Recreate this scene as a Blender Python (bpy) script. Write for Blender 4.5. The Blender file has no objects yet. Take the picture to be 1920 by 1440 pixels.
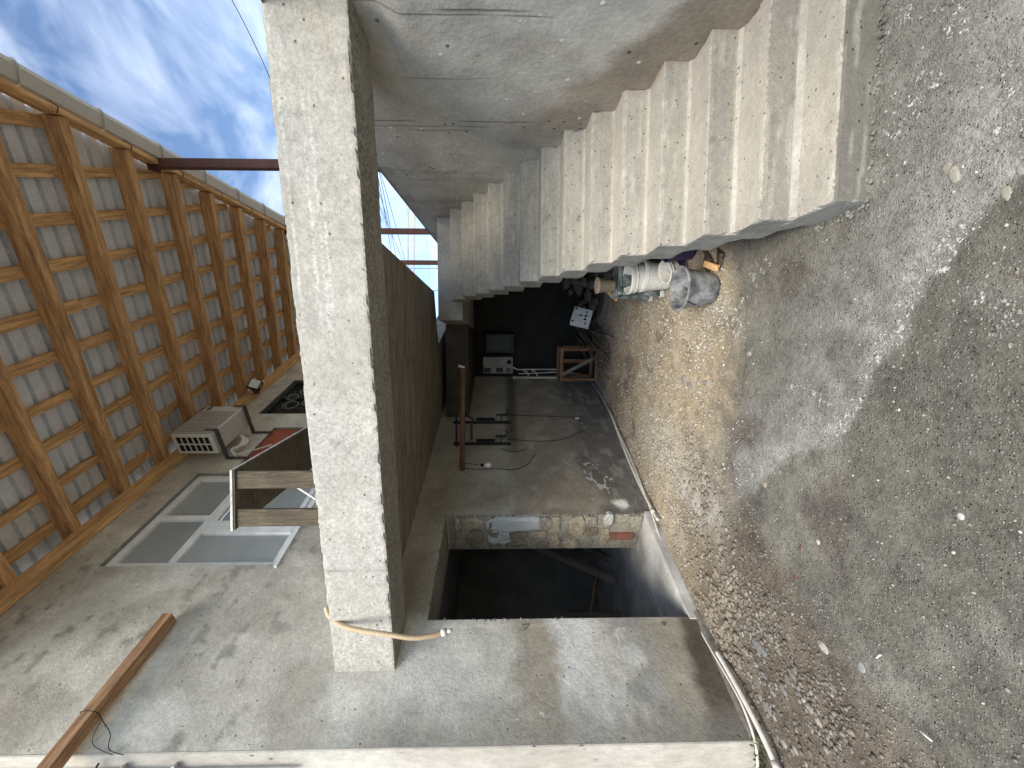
import bpy, bmesh, math, random
import numpy as np
from mathutils import Vector, Matrix
random.seed(7); rng = np.random.default_rng(11)
R = math.radians
SC = bpy.context.scene
COL = SC.collection

# ------------------------------------------------------------------ camera
F_PX, PITCH, EYE = 721.0, math.atan(15/721.0), Vector((0, 0, 1.7))
cam_d = bpy.data.cameras.new('camera'); cam = bpy.data.objects.new('camera', cam_d); COL.objects.link(cam)
cam_d.sensor_width = 36.0; cam_d.lens = F_PX/1920*36.0; cam_d.clip_start = .02; cam_d.clip_end = 2000
fw = Vector((0, math.cos(PITCH), -math.sin(PITCH))); up = Vector((1, 0, 0)); rt = fw.cross(up)
M = Matrix((rt, up, -fw)).transposed().to_4x4(); M.translation = EYE
cam.matrix_world = M; SC.camera = cam

# ------------------------------------------------------------------ world, sun, exposure
SUN_EL, SUN_AZ = R(48), R(191)          # azimuth from +Y clockwise: behind the camera
world = bpy.data.worlds.new('World'); SC.world = world; world.use_nodes = True
wn, wl = world.node_tree.nodes, world.node_tree.links
wn.clear()
w_out = wn.new('ShaderNodeOutputWorld'); w_bg = wn.new('ShaderNodeBackground'); w_bg.inputs['Strength'].default_value = .068
sky = wn.new('ShaderNodeTexSky'); sky.sky_type = 'NISHITA'; sky.sun_disc = False
sky.sun_elevation = SUN_EL; sky.sun_rotation = SUN_AZ; sky.air_density = 1.0; sky.dust_density = .4; sky.ozone_density = 2.5
w_tc = wn.new('ShaderNodeTexCoord'); w_mp = wn.new('ShaderNodeMapping'); w_mp.inputs['Scale'].default_value = (2.2, 1.1, 3.2)
w_mp.inputs['Rotation'].default_value = (0, R(25), R(35))
w_ns = wn.new('ShaderNodeTexNoise'); w_ns.inputs['Scale'].default_value = 2.3; w_ns.inputs['Detail'].default_value = 5
w_ns.inputs['Roughness'].default_value = .55; w_ns.inputs['Distortion'].default_value = .5
w_cr = wn.new('ShaderNodeValToRGB'); w_cr.color_ramp.elements[0].position = .40; w_cr.color_ramp.elements[1].position = .80
w_cr.color_ramp.elements[0].color = (.0, .0, .0, 1); w_cr.color_ramp.elements[1].color = (.62, .62, .62, 1)
w_mx = wn.new('ShaderNodeMix'); w_mx.data_type = 'RGBA'; w_mx.inputs['B'].default_value = (8.0, 8.6, 9.6, 1)
wl.new(w_tc.outputs['Generated'], w_mp.inputs['Vector']); wl.new(w_mp.outputs[0], w_ns.inputs['Vector'])
wl.new(w_ns.outputs['Fac'], w_cr.inputs['Fac']); wl.new(w_cr.outputs['Color'], w_mx.inputs['Factor'])
wl.new(sky.outputs[0], w_mx.inputs['A']); wl.new(w_mx.outputs['Result'], w_bg.inputs['Color']); wl.new(w_bg.outputs[0], w_out.inputs['Surface'])
sun_d = bpy.data.lights.new('sun', 'SUN'); sun_d.energy = 1.5; sun_d.angle = R(36); sun_d.color = (1, .925, .80)
sun = bpy.data.objects.new('sun', sun_d); COL.objects.link(sun)
sv = Vector((math.sin(SUN_AZ)*math.cos(SUN_EL), math.cos(SUN_AZ)*math.cos(SUN_EL), math.sin(SUN_EL)))
sun.rotation_euler = sv.to_track_quat('Z', 'Y').to_euler(); sun.location = (0, -10, 14)
vs = SC.view_settings; vs.view_transform = 'Standard'; vs.look = 'None'; vs.gamma = 1; vs.use_curve_mapping = False
vs.exposure = 1.87
SC.cycles.max_bounces = 14; SC.cycles.diffuse_bounces = 10

# ------------------------------------------------------------------ frames of reference (metres)
PI = math.pi
AW = Vector((-2.424, 2.5736, 0)); DW = Vector((.4575, .8892, 0)); NW = Vector((.8892, -.4575, 0)); ZZ = Vector((0, 0, 1))
def W(s, z, o=0): return AW + DW*s + NW*o + ZZ*z            # house wall: along, up, out
YAW = .0783
AS = Vector((.8574, 1.7718, 0)); DS = Vector((math.sin(YAW), math.cos(YAW), 0)); RS = Vector((math.cos(YAW), -math.sin(YAW), 0))
def S(d, w, z): return AS + DS*d + RS*w + ZZ*z              # stair: up the flight, to the right, up
AB = Vector((-2.2129, 2.9838, 0)); DB = Vector((.97828, -.2073, 0)); BB = Vector((.2073, .97828, 0))
def B(t, o, z): return AB + DB*t + BB*o + ZZ*z              # beam: along, back, up
def ray(px, py):
    x = (720-py)/F_PX; z = -(px-960)/F_PX; c, s = math.cos(PITCH), math.sin(PITCH)
    return Vector((x, c+s*z, c*z-s))
def G(px, py, z=0):
    d = ray(px, py); t = (z-EYE.z)/d.z; p = EYE+d*t; return Vector((p.x, p.y, z))
def AT(px, py, Y):                                           # the point seen there at Y metres ahead
    d = ray(px, py); return EYE + d*(Y/d.y)

# ------------------------------------------------------------------ noise for colour maps and relief
def _h(i, j, sd):
    n = (i.astype(np.int64)*374761393 + j.astype(np.int64)*668265263 + sd*974634277) & 0x7fffffff
    n = ((n ^ (n >> 13))*1274126177) & 0x7fffffff
    return ((n ^ (n >> 16)) & 0xffff)/65535.0
def vn(x, y, sd=0):
    x = np.asarray(x, float); y = np.asarray(y, float); i = np.floor(x); j = np.floor(y); u = x-i; v = y-j
    u = u*u*(3-2*u); v = v*v*(3-2*v)
    return (_h(i, j, sd)*(1-u)+_h(i+1, j, sd)*u)*(1-v) + (_h(i, j+1, sd)*(1-u)+_h(i+1, j+1, sd)*u)*v
def fbm(x, y, o=4, sd=0):
    r = 0; a = .5; t = 0
    for k in range(o): r = r + a*vn(np.asarray(x)*2**k+17*k, np.asarray(y)*2**k+31*k, sd+k); t += a; a *= .55
    return r/t
def ss(a, b, x): t = np.clip((x-a)/(b-a), 0, 1); return t*t*(3-2*t)
def mixc(c, col, m): return c*(1-m[..., None]) + np.array(col)*m[..., None]
def segdist(x, y, pts):
    best = np.full(np.shape(x), 1e9)
    for (ax, ay), (bx, by) in zip(pts[:-1], pts[1:]):
        dx, dy = bx-ax, by-ay; t = np.clip(((x-ax)*dx+(y-ay)*dy)/(dx*dx+dy*dy), 0, 1)
        best = np.minimum(best, np.hypot(x-ax-t*dx, y-ay-t*dy))
    return best

# ------------------------------------------------------------------ materials
def mat(name, base=(.5, .5, .5), rough=.85, metal=0, tint=False, n1=.25, s1=4., n2=.25, s2=30., n3=.15, s3=160.,
        pits=0., pscale=40., flecks=0., fscale=60., fcol=(.75, .73, .68), bump=.4, bdist=.006, bscale=45., aniso=None, obj=False, spec=.3, trans=0, emit=None, dark2=None, dscale=6., crust=0., ccol=(.62, .615, .58)):
    m = bpy.data.materials.new(name); m.use_nodes = True; nt = m.node_tree; N = nt.nodes; L = nt.links
    p = N['Principled BSDF']; p.inputs['Roughness'].default_value = rough; p.inputs['Metallic'].default_value = metal
    p.inputs['Specular IOR Level'].default_value = spec
    tc = N.new('ShaderNodeTexCoord'); mp = N.new('ShaderNodeMapping')
    if obj: L.new(tc.outputs['Object'], mp.inputs['Vector'])
    else:
        g = N.new('ShaderNodeNewGeometry'); L.new(g.outputs['Position'], mp.inputs['Vector'])
    if aniso: mp.inputs['Scale'].default_value = aniso
    v = mp.outputs[0]
    def noise(sc, det=5, rg=.6):
        n = N.new('ShaderNodeTexNoise'); n.inputs['Scale'].default_value = sc; n.inputs['Detail'].default_value = det
        n.inputs['Roughness'].default_value = rg; L.new(v, n.inputs['Vector']); return n.outputs['Fac']
    def rng_(x, a, b, c, d):
        r = N.new('ShaderNodeMapRange'); L.new(x, r.inputs[0])
        for k, q in enumerate((a, b, c, d)): r.inputs[k+1].default_value = q
        return r.outputs[0]
    def math_(op, a, b):
        q = N.new('ShaderNodeMath'); q.operation = op
        for k, x in enumerate((a, b)):
            if isinstance(x, (int, float)): q.inputs[k].default_value = x
            else: L.new(x, q.inputs[k])
        return q.outputs[0]
    def mixrgb(fac, a, b, mode='MIX'):
        q = N.new('ShaderNodeMix'); q.data_type = 'RGBA'; q.blend_type = mode
        for k, x in (('Factor', fac), ('A', a), ('B', b)):
            if isinstance(x, (int, float)): q.inputs[k].default_value = x
            elif isinstance(x, tuple): q.inputs[k].default_value = (*x, 1)[:4]
            else: L.new(x, q.inputs[k])
        return q.outputs['Result']
    if tint:
        at = N.new('ShaderNodeAttribute'); at.attribute_name = 'tint'; col = at.outputs['Color']
    else:
        rgb = N.new('ShaderNodeRGB'); rgb.outputs[0].default_value = (*base, 1); col = rgb.outputs[0]
    a, b, c = noise(s1), noise(s2), noise(s3, 3)
    if dark2: col = mixrgb(rng_(noise(dscale, 6), .42, .62, 0, 1), col, dark2)
    f = math_('ADD', math_('ADD', rng_(a, .3, .7, 1-n1, 1+n1), rng_(b, .3, .7, -n2, n2)), rng_(c, .3, .7, -n3, n3))
    cv = N.new('ShaderNodeCombineColor'); [L.new(f, cv.inputs[k]) for k in range(3)]
    col = mixrgb(1.0, col, cv.outputs[0], 'MULTIPLY')
    hgt = math_('ADD', noise(bscale, 6, .65), math_('MULTIPLY', b, .6))
    if pits > 0:
        vo = N.new('ShaderNodeTexVoronoi'); vo.inputs['Scale'].default_value = pscale; L.new(v, vo.inputs['Vector'])
        sel = N.new('ShaderNodeSeparateColor'); L.new(vo.outputs['Color'], sel.inputs[0])
        msk = math_('MULTIPLY', rng_(vo.outputs['Distance'], .12, .3, 1, 0), rng_(sel.outputs[0], 1-pits, 1-pits+.02, 0, 1))
        col = mixrgb(math_('MULTIPLY', msk, .75), col, (.03, .028, .025)); hgt = math_('SUBTRACT', hgt, math_('MULTIPLY', msk, 1.2))
    if flecks > 0:
        vo = N.new('ShaderNodeTexVoronoi'); vo.inputs['Scale'].default_value = fscale; L.new(v, vo.inputs['Vector'])
        sel = N.new('ShaderNodeSeparateColor'); L.new(vo.outputs['Color'], sel.inputs[0])
        msk = math_('MULTIPLY', rng_(vo.outputs['Distance'], .2, .42, 1, 0), rng_(sel.outputs[1], 1-flecks, 1-flecks+.02, 0, 1))
        col = mixrgb(msk, col, fcol); hgt = math_('ADD', hgt, math_('MULTIPLY', msk, .6))
    if crust > 0:
        fine = math_('ADD', math_('MULTIPLY', noise(crust, 9, .72), .65), math_('MULTIPLY', noise(crust*3.3, 6, .7), .35))
        msk = rng_(math_('ADD', fine, math_('MULTIPLY', at.outputs['Alpha'], .5)), .74, .80, 0, 1)
        col = mixrgb(msk, col, ccol); hgt = math_('ADD', hgt, math_('MULTIPLY', msk, .5))
    L.new(col, p.inputs['Base Color'])
    if bump > 0:
        bp = N.new('ShaderNodeBump'); bp.inputs['Strength'].default_value = bump; bp.inputs['Distance'].default_value = bdist
        L.new(hgt, bp.inputs['Height']); L.new(bp.outputs[0], p.inputs['Normal'])
    if trans: p.inputs['Transmission Weight'].default_value = trans
    return m
CONC_T = mat('plaster_concrete', tint=True, crust=9., n1=.16, n2=.14, n3=.16, s3=110, pits=.05, pscale=34, bump=.55, bdist=.007)
BEAM_T = mat('cast_concrete', tint=True, n1=.07, n2=.13, s2=16, n3=.16, s3=110, pits=.07, pscale=30, bump=.6, bdist=.006, dark2=(.35, .335, .295), dscale=44)
STEPT_M = mat('step_concrete', tint=True, n1=.08, n2=.10, s2=24, n3=.17, s3=130, pits=.10, pscale=42, bump=.7, bdist=.006, bscale=60)
RWALL_T = mat('stair_wall_concrete', tint=True, n1=.14, n2=.12, n3=.10, pits=.07, pscale=16, flecks=.035, fscale=24, bump=.5, bdist=.008, bscale=30)
GROUND_T = mat('packed_gravel', tint=True, crust=34., ccol=(.60, .59, .54), rough=.95, n1=.22, s1=7, n2=.26, s2=38, n3=.38, s3=210, pits=.2, pscale=75, flecks=.2, fscale=90, fcol=(.36, .35, .315), bump=.9, bdist=.012, bscale=70)
STEP_M = mat('tread_concrete', base=(.50, .475, .42), n1=.12, n2=.12, n3=.12, s3=120, pits=.16, pscale=48, bump=.5, bdist=.005)
SOFF_M = mat('flight_concrete', base=(.36, .345, .31), n1=.18, n2=.15, pits=.12, pscale=36, bump=.6, bdist=.008)
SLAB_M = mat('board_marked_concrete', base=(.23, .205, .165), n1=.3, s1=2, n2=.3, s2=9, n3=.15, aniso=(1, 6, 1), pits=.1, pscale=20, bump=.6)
DARK_M = mat('shade_black_wall', base=(.02, .019, .017), n1=.3, n2=.3, bump=.5)  # near-black base stands in for the deep shade behind the stairs
ENDF_M = mat('lime_washed_wall_end', base=(.52, .49, .43), n1=.12, n2=.14, n3=.1, aniso=(1, 1, .35), pits=.05, dark2=(.40, .37, .32), dscale=3)
WOOD_M = mat('sawn_pine', base=(.60, .36, .165), n1=.22, s1=3, n2=.3, s2=9, n3=.2, s3=40, aniso=(.55, 6, 6), obj=True, bump=.25, bdist=.003, dark2=(.42, .225, .10), dscale=3.5)
WOOD2_M = mat('sawn_pine_light', base=(.70, .44, .205), n1=.22, s1=3, n2=.3, s2=9, n3=.2, s3=40, aniso=(.55, 6, 6), obj=True, bump=.25, bdist=.003, dark2=(.54, .31, .135), dscale=4)
RAIL_M = mat('brown_timber', base=(.42, .25, .14), n1=.25, s1=3, n2=.3, s2=9, n3=.25, s3=40, aniso=(.55, 6, 6), obj=True, bump=.3, bdist=.003, dark2=(.28, .155, .08), dscale=4)
OLDW_M = mat('weathered_wood', base=(.115, .092, .062), n1=.25, s1=3, n2=.3, s2=9, n3=.25, s3=40, aniso=(.6, 6, 6), obj=True, bump=.4, bdist=.003, dark2=(.055, .045, .033), dscale=4)
GREYW_M = mat('grey_wood', base=(.24, .21, .17), n1=.25, n2=.3, s2=9, aniso=(.6, 6, 6), obj=True, bump=.35, bdist=.003)
TIN_M = mat('galvanised_sheet', base=(.74, .775, .79), rough=.55, metal=.1, n1=.1, n2=.08, n3=.04, bump=.05, spec=.4)
GUT_M = mat('painted_gutter', base=(.50, .49, .45), rough=.45, n1=.06, n2=.05, n3=.03, bump=.05)
RUST_M = mat('red_oxide_steel', base=(.105, .043, .03), rough=.6, n1=.2, n2=.2, n3=.1, bump=.15)
RUSTP_M = mat('rusty_pipe', base=(.15, .085, .05), rough=.8, n1=.3, n2=.3, bump=.3)
WHITE_M = mat('white_frame', base=(.84, .84, .82), rough=.4, n1=.06, n2=.06, n3=.04, bump=.05, dark2=(.74, .74, .72), dscale=9)
PANE_M = mat('frosted_pane', base=(.36, .38, .375), rough=.14, n1=.18, s1=1.2, n2=.03, n3=.0, bump=0, spec=.7)
RED_M = mat('red_brown_panel', base=(.33, .085, .045), rough=.6, n1=.15, n2=.15, bump=.2)
GREEN_M = mat('dark_green_steel', base=(.022, .035, .034), rough=.5, n1=.1, n2=.1, bump=.1)
BLK_M = mat('black_iron', base=(.012, .012, .013), rough=.55, n1=.2, n2=.2, bump=.15)
ACW_M = mat('off_white_casing', base=(.62, .60, .54), rough=.45, n1=.08, n2=.06, n3=.04, bump=.04)
BRK_M = mat('grey_bracket', base=(.07, .065, .06), rough=.6, n1=.2, n2=.2, bump=.1)
CRATE_M = mat('shaded_crate_wood', base=(.26, .14, .075), n1=.25, s1=3, n2=.3, s2=9, n3=.2, s3=40, aniso=(.55, 6, 6), obj=True, bump=.3)  # crate wood darkened, shade of the far corner painted into it
VOID_M = mat('dark_opening', base=(.012, .012, .012), rough=.9, n1=0, n2=0, n3=0, bump=0)
PVC_M = mat('white_pvc', base=(.66, .63, .57), rough=.45, n1=.1, n2=.15, n3=.1, bump=.1)
HOSE_M = mat('beige_conduit', base=(.60, .47, .31), rough=.5, n1=.06, n2=.06, n3=.04, bump=.05)
WIRE_M = mat('black_wire', base=(.02, .02, .022), rough=.6, n1=0, n2=0, n3=0, bump=0)
FLOOR_M = mat('wet_screed', base=(.78, .77, .73), rough=.45, n1=.3, s1=2, n2=.12, n3=.1, bump=.2, dark2=(.5, .49, .46), dscale=1.6, spec=.2)
STONE_MS = [mat('rubble_stone_%s' % n, base=c, n1=.25, s1=9, n2=.3, n3=.25, bump=1, bdist=.012, bscale=30) for n, c in
            (('cream', (.44, .38, .27)), ('ochre', (.42, .33, .19)), ('grey', (.34, .31, .25)), ('brown', (.27, .225, .16)))]
BRICK_M = mat('red_brick', base=(.27, .12, .085), n1=.2, n2=.25, n3=.2, bump=.8)
MORTAR_M = mat('jamb_mortar', base=(.36, .33, .265), n1=.25, n2=.25, n3=.2, bump=1, bdist=.015, bscale=26)
LPLAST_M = mat('pale_plaster', base=(.50, .50, .48), n1=.08, n2=.1, bump=.3)
GREYP_M = mat('grey_plastic_splashed', base=(.28, .285, .285), rough=.6, n1=.15, n2=.2, bump=.2, dark2=(.085, .088, .092), dscale=8)
WPLAS_M = mat('white_plastic_bucket', base=(.68, .66, .60), rough=.5, n1=.1, n2=.12, n3=.08, bump=.1)
PURP_M = mat('purple_plastic', base=(.045, .03, .085), rough=.5, n1=.1, n2=.1, bump=.1)
GPLAS_M = mat('green_plastic_splashed', base=(.045, .075, .070), rough=.6, n1=.2, n2=.3, bump=.2, dark2=(.33, .35, .33), dscale=7)
POT_M = mat('clay_pot', base=(.36, .29, .21), n1=.2, n2=.25, bump=.3)
BARK_M = mat('branch_bark', base=(.12, .09, .065), n1=.25, n2=.3, obj=False, bump=.6)
PEB_M = mat('pebbles', tint=True, rough=.85, n1=.16, s1=20, n2=.2, s2=60, n3=.12, bump=.3, bdist=.004)
LEAF_M = mat('weed_leaf', base=(.07, .10, .03), n1=.2, n2=.2, bump=.1)
LAMP_M = mat('lamp_glass', base=(.75, .76, .76), rough=.2, n1=.03, n2=0, n3=0, bump=0, spec=.6)
PENCIL_M = mat('pencil_line', base=(.05, .05, .05), n1=0, n2=0, n3=0, bump=0)
FARW_M = mat('far_plaster', base=(.62, .58, .5), n1=.1, n2=.1, bump=.1)
TILE_M = mat('far_roof_tile', base=(.32, .12, .07), n1=.2, n2=.2, bump=.3)

# ------------------------------------------------------------------ object helpers
WLOC = {}
def wloc(o): return WLOC.get(o.name, Vector((0, 0, 0))) if o else Vector((0, 0, 0))
def tag(o, label=None, cat=None, group=None, kind=None):
    if label: o['label'] = label
    if cat: o['category'] = cat
    if group: o['group'] = group
    if kind: o['kind'] = kind
    return o
def thing(name, label, cat, loc=(0, 0, 0), group=None):
    o = bpy.data.objects.new(name, None); COL.objects.link(o); o.location = loc; o.empty_display_size = .1
    WLOC[o.name] = Vector(loc); return tag(o, label, cat, group)
def link(name, me, m, parent=None, smooth=False):
    if m is not None and not me.materials: me.materials.append(m)
    if smooth: me.polygons.foreach_set('use_smooth', [True]*len(me.polygons))
    o = bpy.data.objects.new(name, me); COL.objects.link(o)
    if parent: o.parent = parent
    WLOC[o.name] = wloc(parent); return o
class MB:
    def __init__(s): s.v = []; s.f = []; s.sm = []
    def add(s, vs, fs, smooth=False):
        n = len(s.v); s.v += [Vector(v) for v in vs]; s.f += [tuple(i+n for i in f) for f in fs]; s.sm += [smooth]*len(fs); return s
    def hexa(s, c):        # 8 corners: bottom loop 0-3, top loop 4-7
        return s.add(c, [(0, 3, 2, 1), (4, 5, 6, 7), (0, 1, 5, 4), (1, 2, 6, 5), (2, 3, 7, 6), (3, 0, 4, 7)])
    def fbox(s, fr, a, b, c):   # box in a frame function
        return s.hexa([fr(a[0], b[0], c[0]), fr(a[1], b[0], c[0]), fr(a[1], b[1], c[0]), fr(a[0], b[1], c[0]),
                       fr(a[0], b[0], c[1]), fr(a[1], b[0], c[1]), fr(a[1], b[1], c[1]), fr(a[0], b[1], c[1])])
    def wbox(s, s0, s1, z0, z1, o0, o1): return s.fbox(lambda a, b, c: W(a, c, b), (s0, s1), (o1, o0), (z0, z1))
    def bar(s, p0, p1, w, h, upv=(0, 0, 1)):
        p0, p1 = Vector(p0), Vector(p1); d = (p1-p0).normalized(); u = Vector(upv); sd = d.cross(u)
        if sd.length < 1e-4: sd = d.cross(Vector((1, 0, 0)))
        sd.normalize(); u = sd.cross(d)
        a, b = sd*(w/2), u*(h/2)
        return s.hexa([p0-a-b, p0+a-b, p1+a-b, p1-a-b, p0-a+b, p0+a+b, p1+a+b, p1-a+b])
    def tube(s, pts, r, n=8, cap=True):
        pts = [Vector(p) for p in pts]; rs = r if isinstance(r, (list, tuple)) else [r]*len(pts)
        vs = []; fs = []; ref = None
        for i, p in enumerate(pts):
            t = (pts[min(i+1, len(pts)-1)]-pts[max(i-1, 0)]).normalized()
            if ref is None: ref = t.orthogonal().normalized()
            ref = (ref - t*ref.dot(t)); ref.normalize(); q = t.cross(ref)
            for k in range(n): a = 2*PI*k/n; vs.append(p+ref*(math.cos(a)*rs[i])+q*(math.sin(a)*rs[i]))
        for i in range(len(pts)-1):
            for k in range(n): fs.append((i*n+k, i*n+(k+1) % n, (i+1)*n+(k+1) % n, (i+1)*n+k))
        if cap: fs.append(tuple(range(n-1, -1, -1))); fs.append(tuple((len(pts)-1)*n+k for k in range(n)))
        return s.add(vs, fs, True)
    def lathe(s, prof, c, ax=(0, 0, 1), n=28):
        ax = Vector(ax).normalized(); x = ax.orthogonal().normalized(); y = ax.cross(x); c = Vector(c); vs = []; fs = []
        for r, h in prof:
            for k in range(n): a = 2*PI*k/n; vs.append(c+ax*h+x*(r*math.cos(a))+y*(r*math.sin(a)))
        for i in range(len(prof)-1):
            for k in range(n): fs.append((i*n+k, i*n+(k+1) % n, (i+1)*n+(k+1) % n, (i+1)*n+k))
        return s.add(vs, fs, True)
    def prism(s, poly, ext):
        n = len(poly); ext = Vector(ext); a = [Vector(p) for p in poly]
        return s.add(a+[p+ext for p in a], [tuple(range(n-1, -1, -1)), tuple(range(n, 2*n))]+[(i, (i+1) % n, n+(i+1) % n, n+i) for i in range(n)])
    def obj(s, name, m, parent=None, bevel=0.):
        off = wloc(parent); me = bpy.data.meshes.new(name); me.from_pydata([v-off for v in s.v], [], s.f)
        bm = bmesh.new(); bm.from_mesh(me); bmesh.ops.recalc_face_normals(bm, faces=bm.faces)
        if bevel: bmesh.ops.bevel(bm, geom=[e for e in bm.edges if len(e.link_faces) == 2 and e.calc_face_angle(0) > .6], offset=bevel, segments=1, affect='EDGES')
        bm.to_mesh(me); bm.free()
        if not bevel: me.polygons.foreach_set('use_smooth', s.sm)
        return link(name, me, m, parent)
def stick(name, p0, p1, w, h, m, parent=None, upv=(0, 0, 1), bevel=.004, label=None):
    """a length of timber in its own frame, grain along local x"""
    p0, p1 = Vector(p0), Vector(p1); d = (p1-p0); ln = d.length; d.normalize(); u = Vector(upv); sd = u.cross(d); sd.normalize(); u = d.cross(sd)
    key = (round(ln, 3), round(w, 3), round(h, 3)); me = STK.get((key, m.name))
    if me is None:
        bm = bmesh.new(); bmesh.ops.create_cube(bm, size=1); bmesh.ops.scale(bm, vec=(ln, w, h), verts=bm.verts)
        if bevel: bmesh.ops.bevel(bm, geom=list(bm.edges), offset=min(bevel, w*.2, h*.2), segments=1, affect='EDGES')
        bmesh.ops.translate(bm, vec=(ln/2+(len(STK) % 37)*3.3, 0, 0), verts=bm.verts)     # grain differs from piece to piece
        me = bpy.data.meshes.new(name); bm.to_mesh(me); bm.free(); me['sh'] = (len(STK) % 37)*3.3; STK[(key, m.name)] = me
    o = link(name, me, m, parent); o.matrix_local = Matrix.Translation(p0-d*me['sh']-wloc(parent)) @ Matrix((d, sd, u)).transposed().to_4x4()
    if label: o['label'] = label
    return o
def lump(mb, c, r, sq=.6, n=7, seed=None):
    bm = bmesh.new(); bmesh.ops.create_icosphere(bm, subdivisions=1, radius=1)
    q = Matrix.Rotation(random.uniform(0, 6.3), 3, 'Z'); vs = [Vector(c)+q @ Vector((v.co.x*r*random.uniform(.7, 1.3), v.co.y*r*random.uniform(.7, 1.2), v.co.z*r*sq*random.uniform(.7, 1.2))) for v in bm.verts]
    fs = [tuple(v.index for v in f.verts) for f in bm.faces]; bm.free(); mb.add(vs, fs)
lump_ = lump
STK = {}
def set_tint(me, cols):
    at = me.color_attributes.new('tint', 'FLOAT_COLOR', 'POINT'); c = np.zeros((len(me.vertices), 4), np.float32); c[:, :cols.shape[1]] = cols; at.data.foreach_set('color', c.ravel())
def grid_mesh(name, us, vv, fr, tintf, relief=None, holes=(), parent=None, m=None, smooth=True):
    """sheet over the lines us x vv; fr(u, v, h) -> 3 arrays; holes are (u0,u1,v0,v1)"""
    U, V = np.meshgrid(us, vv, indexing='ij'); H = relief(U, V) if relief else np.zeros_like(U)
    P = np.stack(fr(U, V, H), -1).reshape(-1, 3); nu, nv = len(us), len(vv)
    i, j = np.meshgrid(np.arange(nu-1), np.arange(nv-1), indexing='ij')
    uc = (us[:-1]+us[1:])[:, None]/2+0*j; vc = (vv[:-1]+vv[1:])[None]/2+0*i; keep = np.ones(uc.shape, bool)
    for a, b, c, d in holes: keep &= ~((uc > a) & (uc < b) & (vc > c) & (vc < d))
    i, j = i[keep], j[keep]; q = np.stack([i*nv+j, (i+1)*nv+j, (i+1)*nv+j+1, i*nv+j+1], -1)
    T = tintf(U, V); T = T.reshape(-1, T.shape[-1])
    used = np.zeros(len(P), bool); used[q.ravel()] = True; ren = np.cumsum(used)-1; P = P[used]-np.array(wloc(parent)); q = ren[q]; T = T[used]
    me = bpy.data.meshes.new(name); me.from_pydata(P.tolist(), [], q.tolist()); set_tint(me, np.clip(T, 0, 1))
    return link(name, me, m, parent, smooth)
def lines(a, b, st, extra=()):
    v = np.unique(np.round(np.concatenate([np.arange(a, b, st), [b], extra]), 4)); keep = [0]
    for k in range(1, len(v)):
        if v[k]-v[keep[-1]] > st*.25 or v[k] in np.round(extra, 4): keep.append(k)
    return v[keep]
def vec3(fr): return lambda u, v, h: tuple(fr(u, v, h))
def Wn(s, z, o): return (AW.x+DW.x*s+NW.x*o, AW.y+DW.y*s+NW.y*o, z+0*s)
def Sn(d, w, z): return (AS.x+DS.x*d+RS.x*w, AS.y+DS.y*d+RS.y*w, z+0*d)
def Bn(t, o, z): return (AB.x+DB.x*t+BB.x*o, AB.y+DB.y*t+BB.y*o, z+0*t)
def rough_box(name, fr, a, b, c, st, tintf, m, parent=None, amp=.004, edge=.012, sd=0):
    """six gridded faces in a frame, edges chipped by noise; fr takes arrays"""
    vs = []; fs = []; ts = []; n0 = 0
    L3 = [lines(*q, st) for q in (a, b, c)]
    for ax in range(3):
        o1, o2 = [k for k in range(3) if k != ax]
        for side in (0, 1):
            U, V = np.meshgrid(L3[o1], L3[o2], indexing='ij'); q = [None]*3; q[o1] = U; q[o2] = V; q[ax] = np.full(U.shape, (a, b, c)[ax][side], float)
            q = [x.copy() for x in q]; lo = [p[0] for p in (a, b, c)]; hi = [p[1] for p in (a, b, c)]
            # distance to the edges, pulling chips inwards
            ed = [np.minimum(q[k]-lo[k], hi[k]-q[k]) for k in range(3)]; x, y, z = q
            e2 = np.sort(np.stack(ed), 0)[1]; nz = fbm(x*14+z*5, y*14+z*11, 3, sd)
            chip = edge*ss(.48, .8, nz)*ss(st*1.6, 0, e2)+edge*.18*ss(st*1.2, 0, e2)
            for k in range(3):
                sgn = np.sign((lo[k]+hi[k])/2-q[k]); q[k] = q[k]+sgn*chip*(ed[k] < st*.5)
                if k == ax: q[k] = q[k]+(1 if side else -1)*amp*(fbm(q[o1]*5, q[o2]*5, 3, sd+9)-.5)*ss(0, st*1.5, e2)
            P = np.stack(fr(*q), -1).reshape(-1, 3); nu, nv = U.shape; i, j = np.meshgrid(np.arange(nu-1), np.arange(nv-1), indexing='ij')
            f = np.stack([i*nv+j, (i+1)*nv+j, (i+1)*nv+j+1, i*nv+j+1], -1).reshape(-1, 4)+n0
            if (side == 0) ^ (ax == 1): f = f[:, ::-1]
            vs.append(P); fs.append(f); ts.append(tintf(*q, ax, side).reshape(-1, 3)); n0 += len(P)
    me = bpy.data.meshes.new(name); me.from_pydata((np.concatenate(vs)-np.array(wloc(parent))).tolist(), [], np.concatenate(fs).tolist()); set_tint(me, np.clip(np.concatenate(ts), 0, 1))
    bm = bmesh.new(); bm.from_mesh(me); bmesh.ops.remove_doubles(bm, verts=bm.verts, dist=.0005); bmesh.ops.recalc_face_normals(bm, faces=bm.faces); bm.to_mesh(me); bm.free()
    return link(name, me, m, parent)

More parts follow.
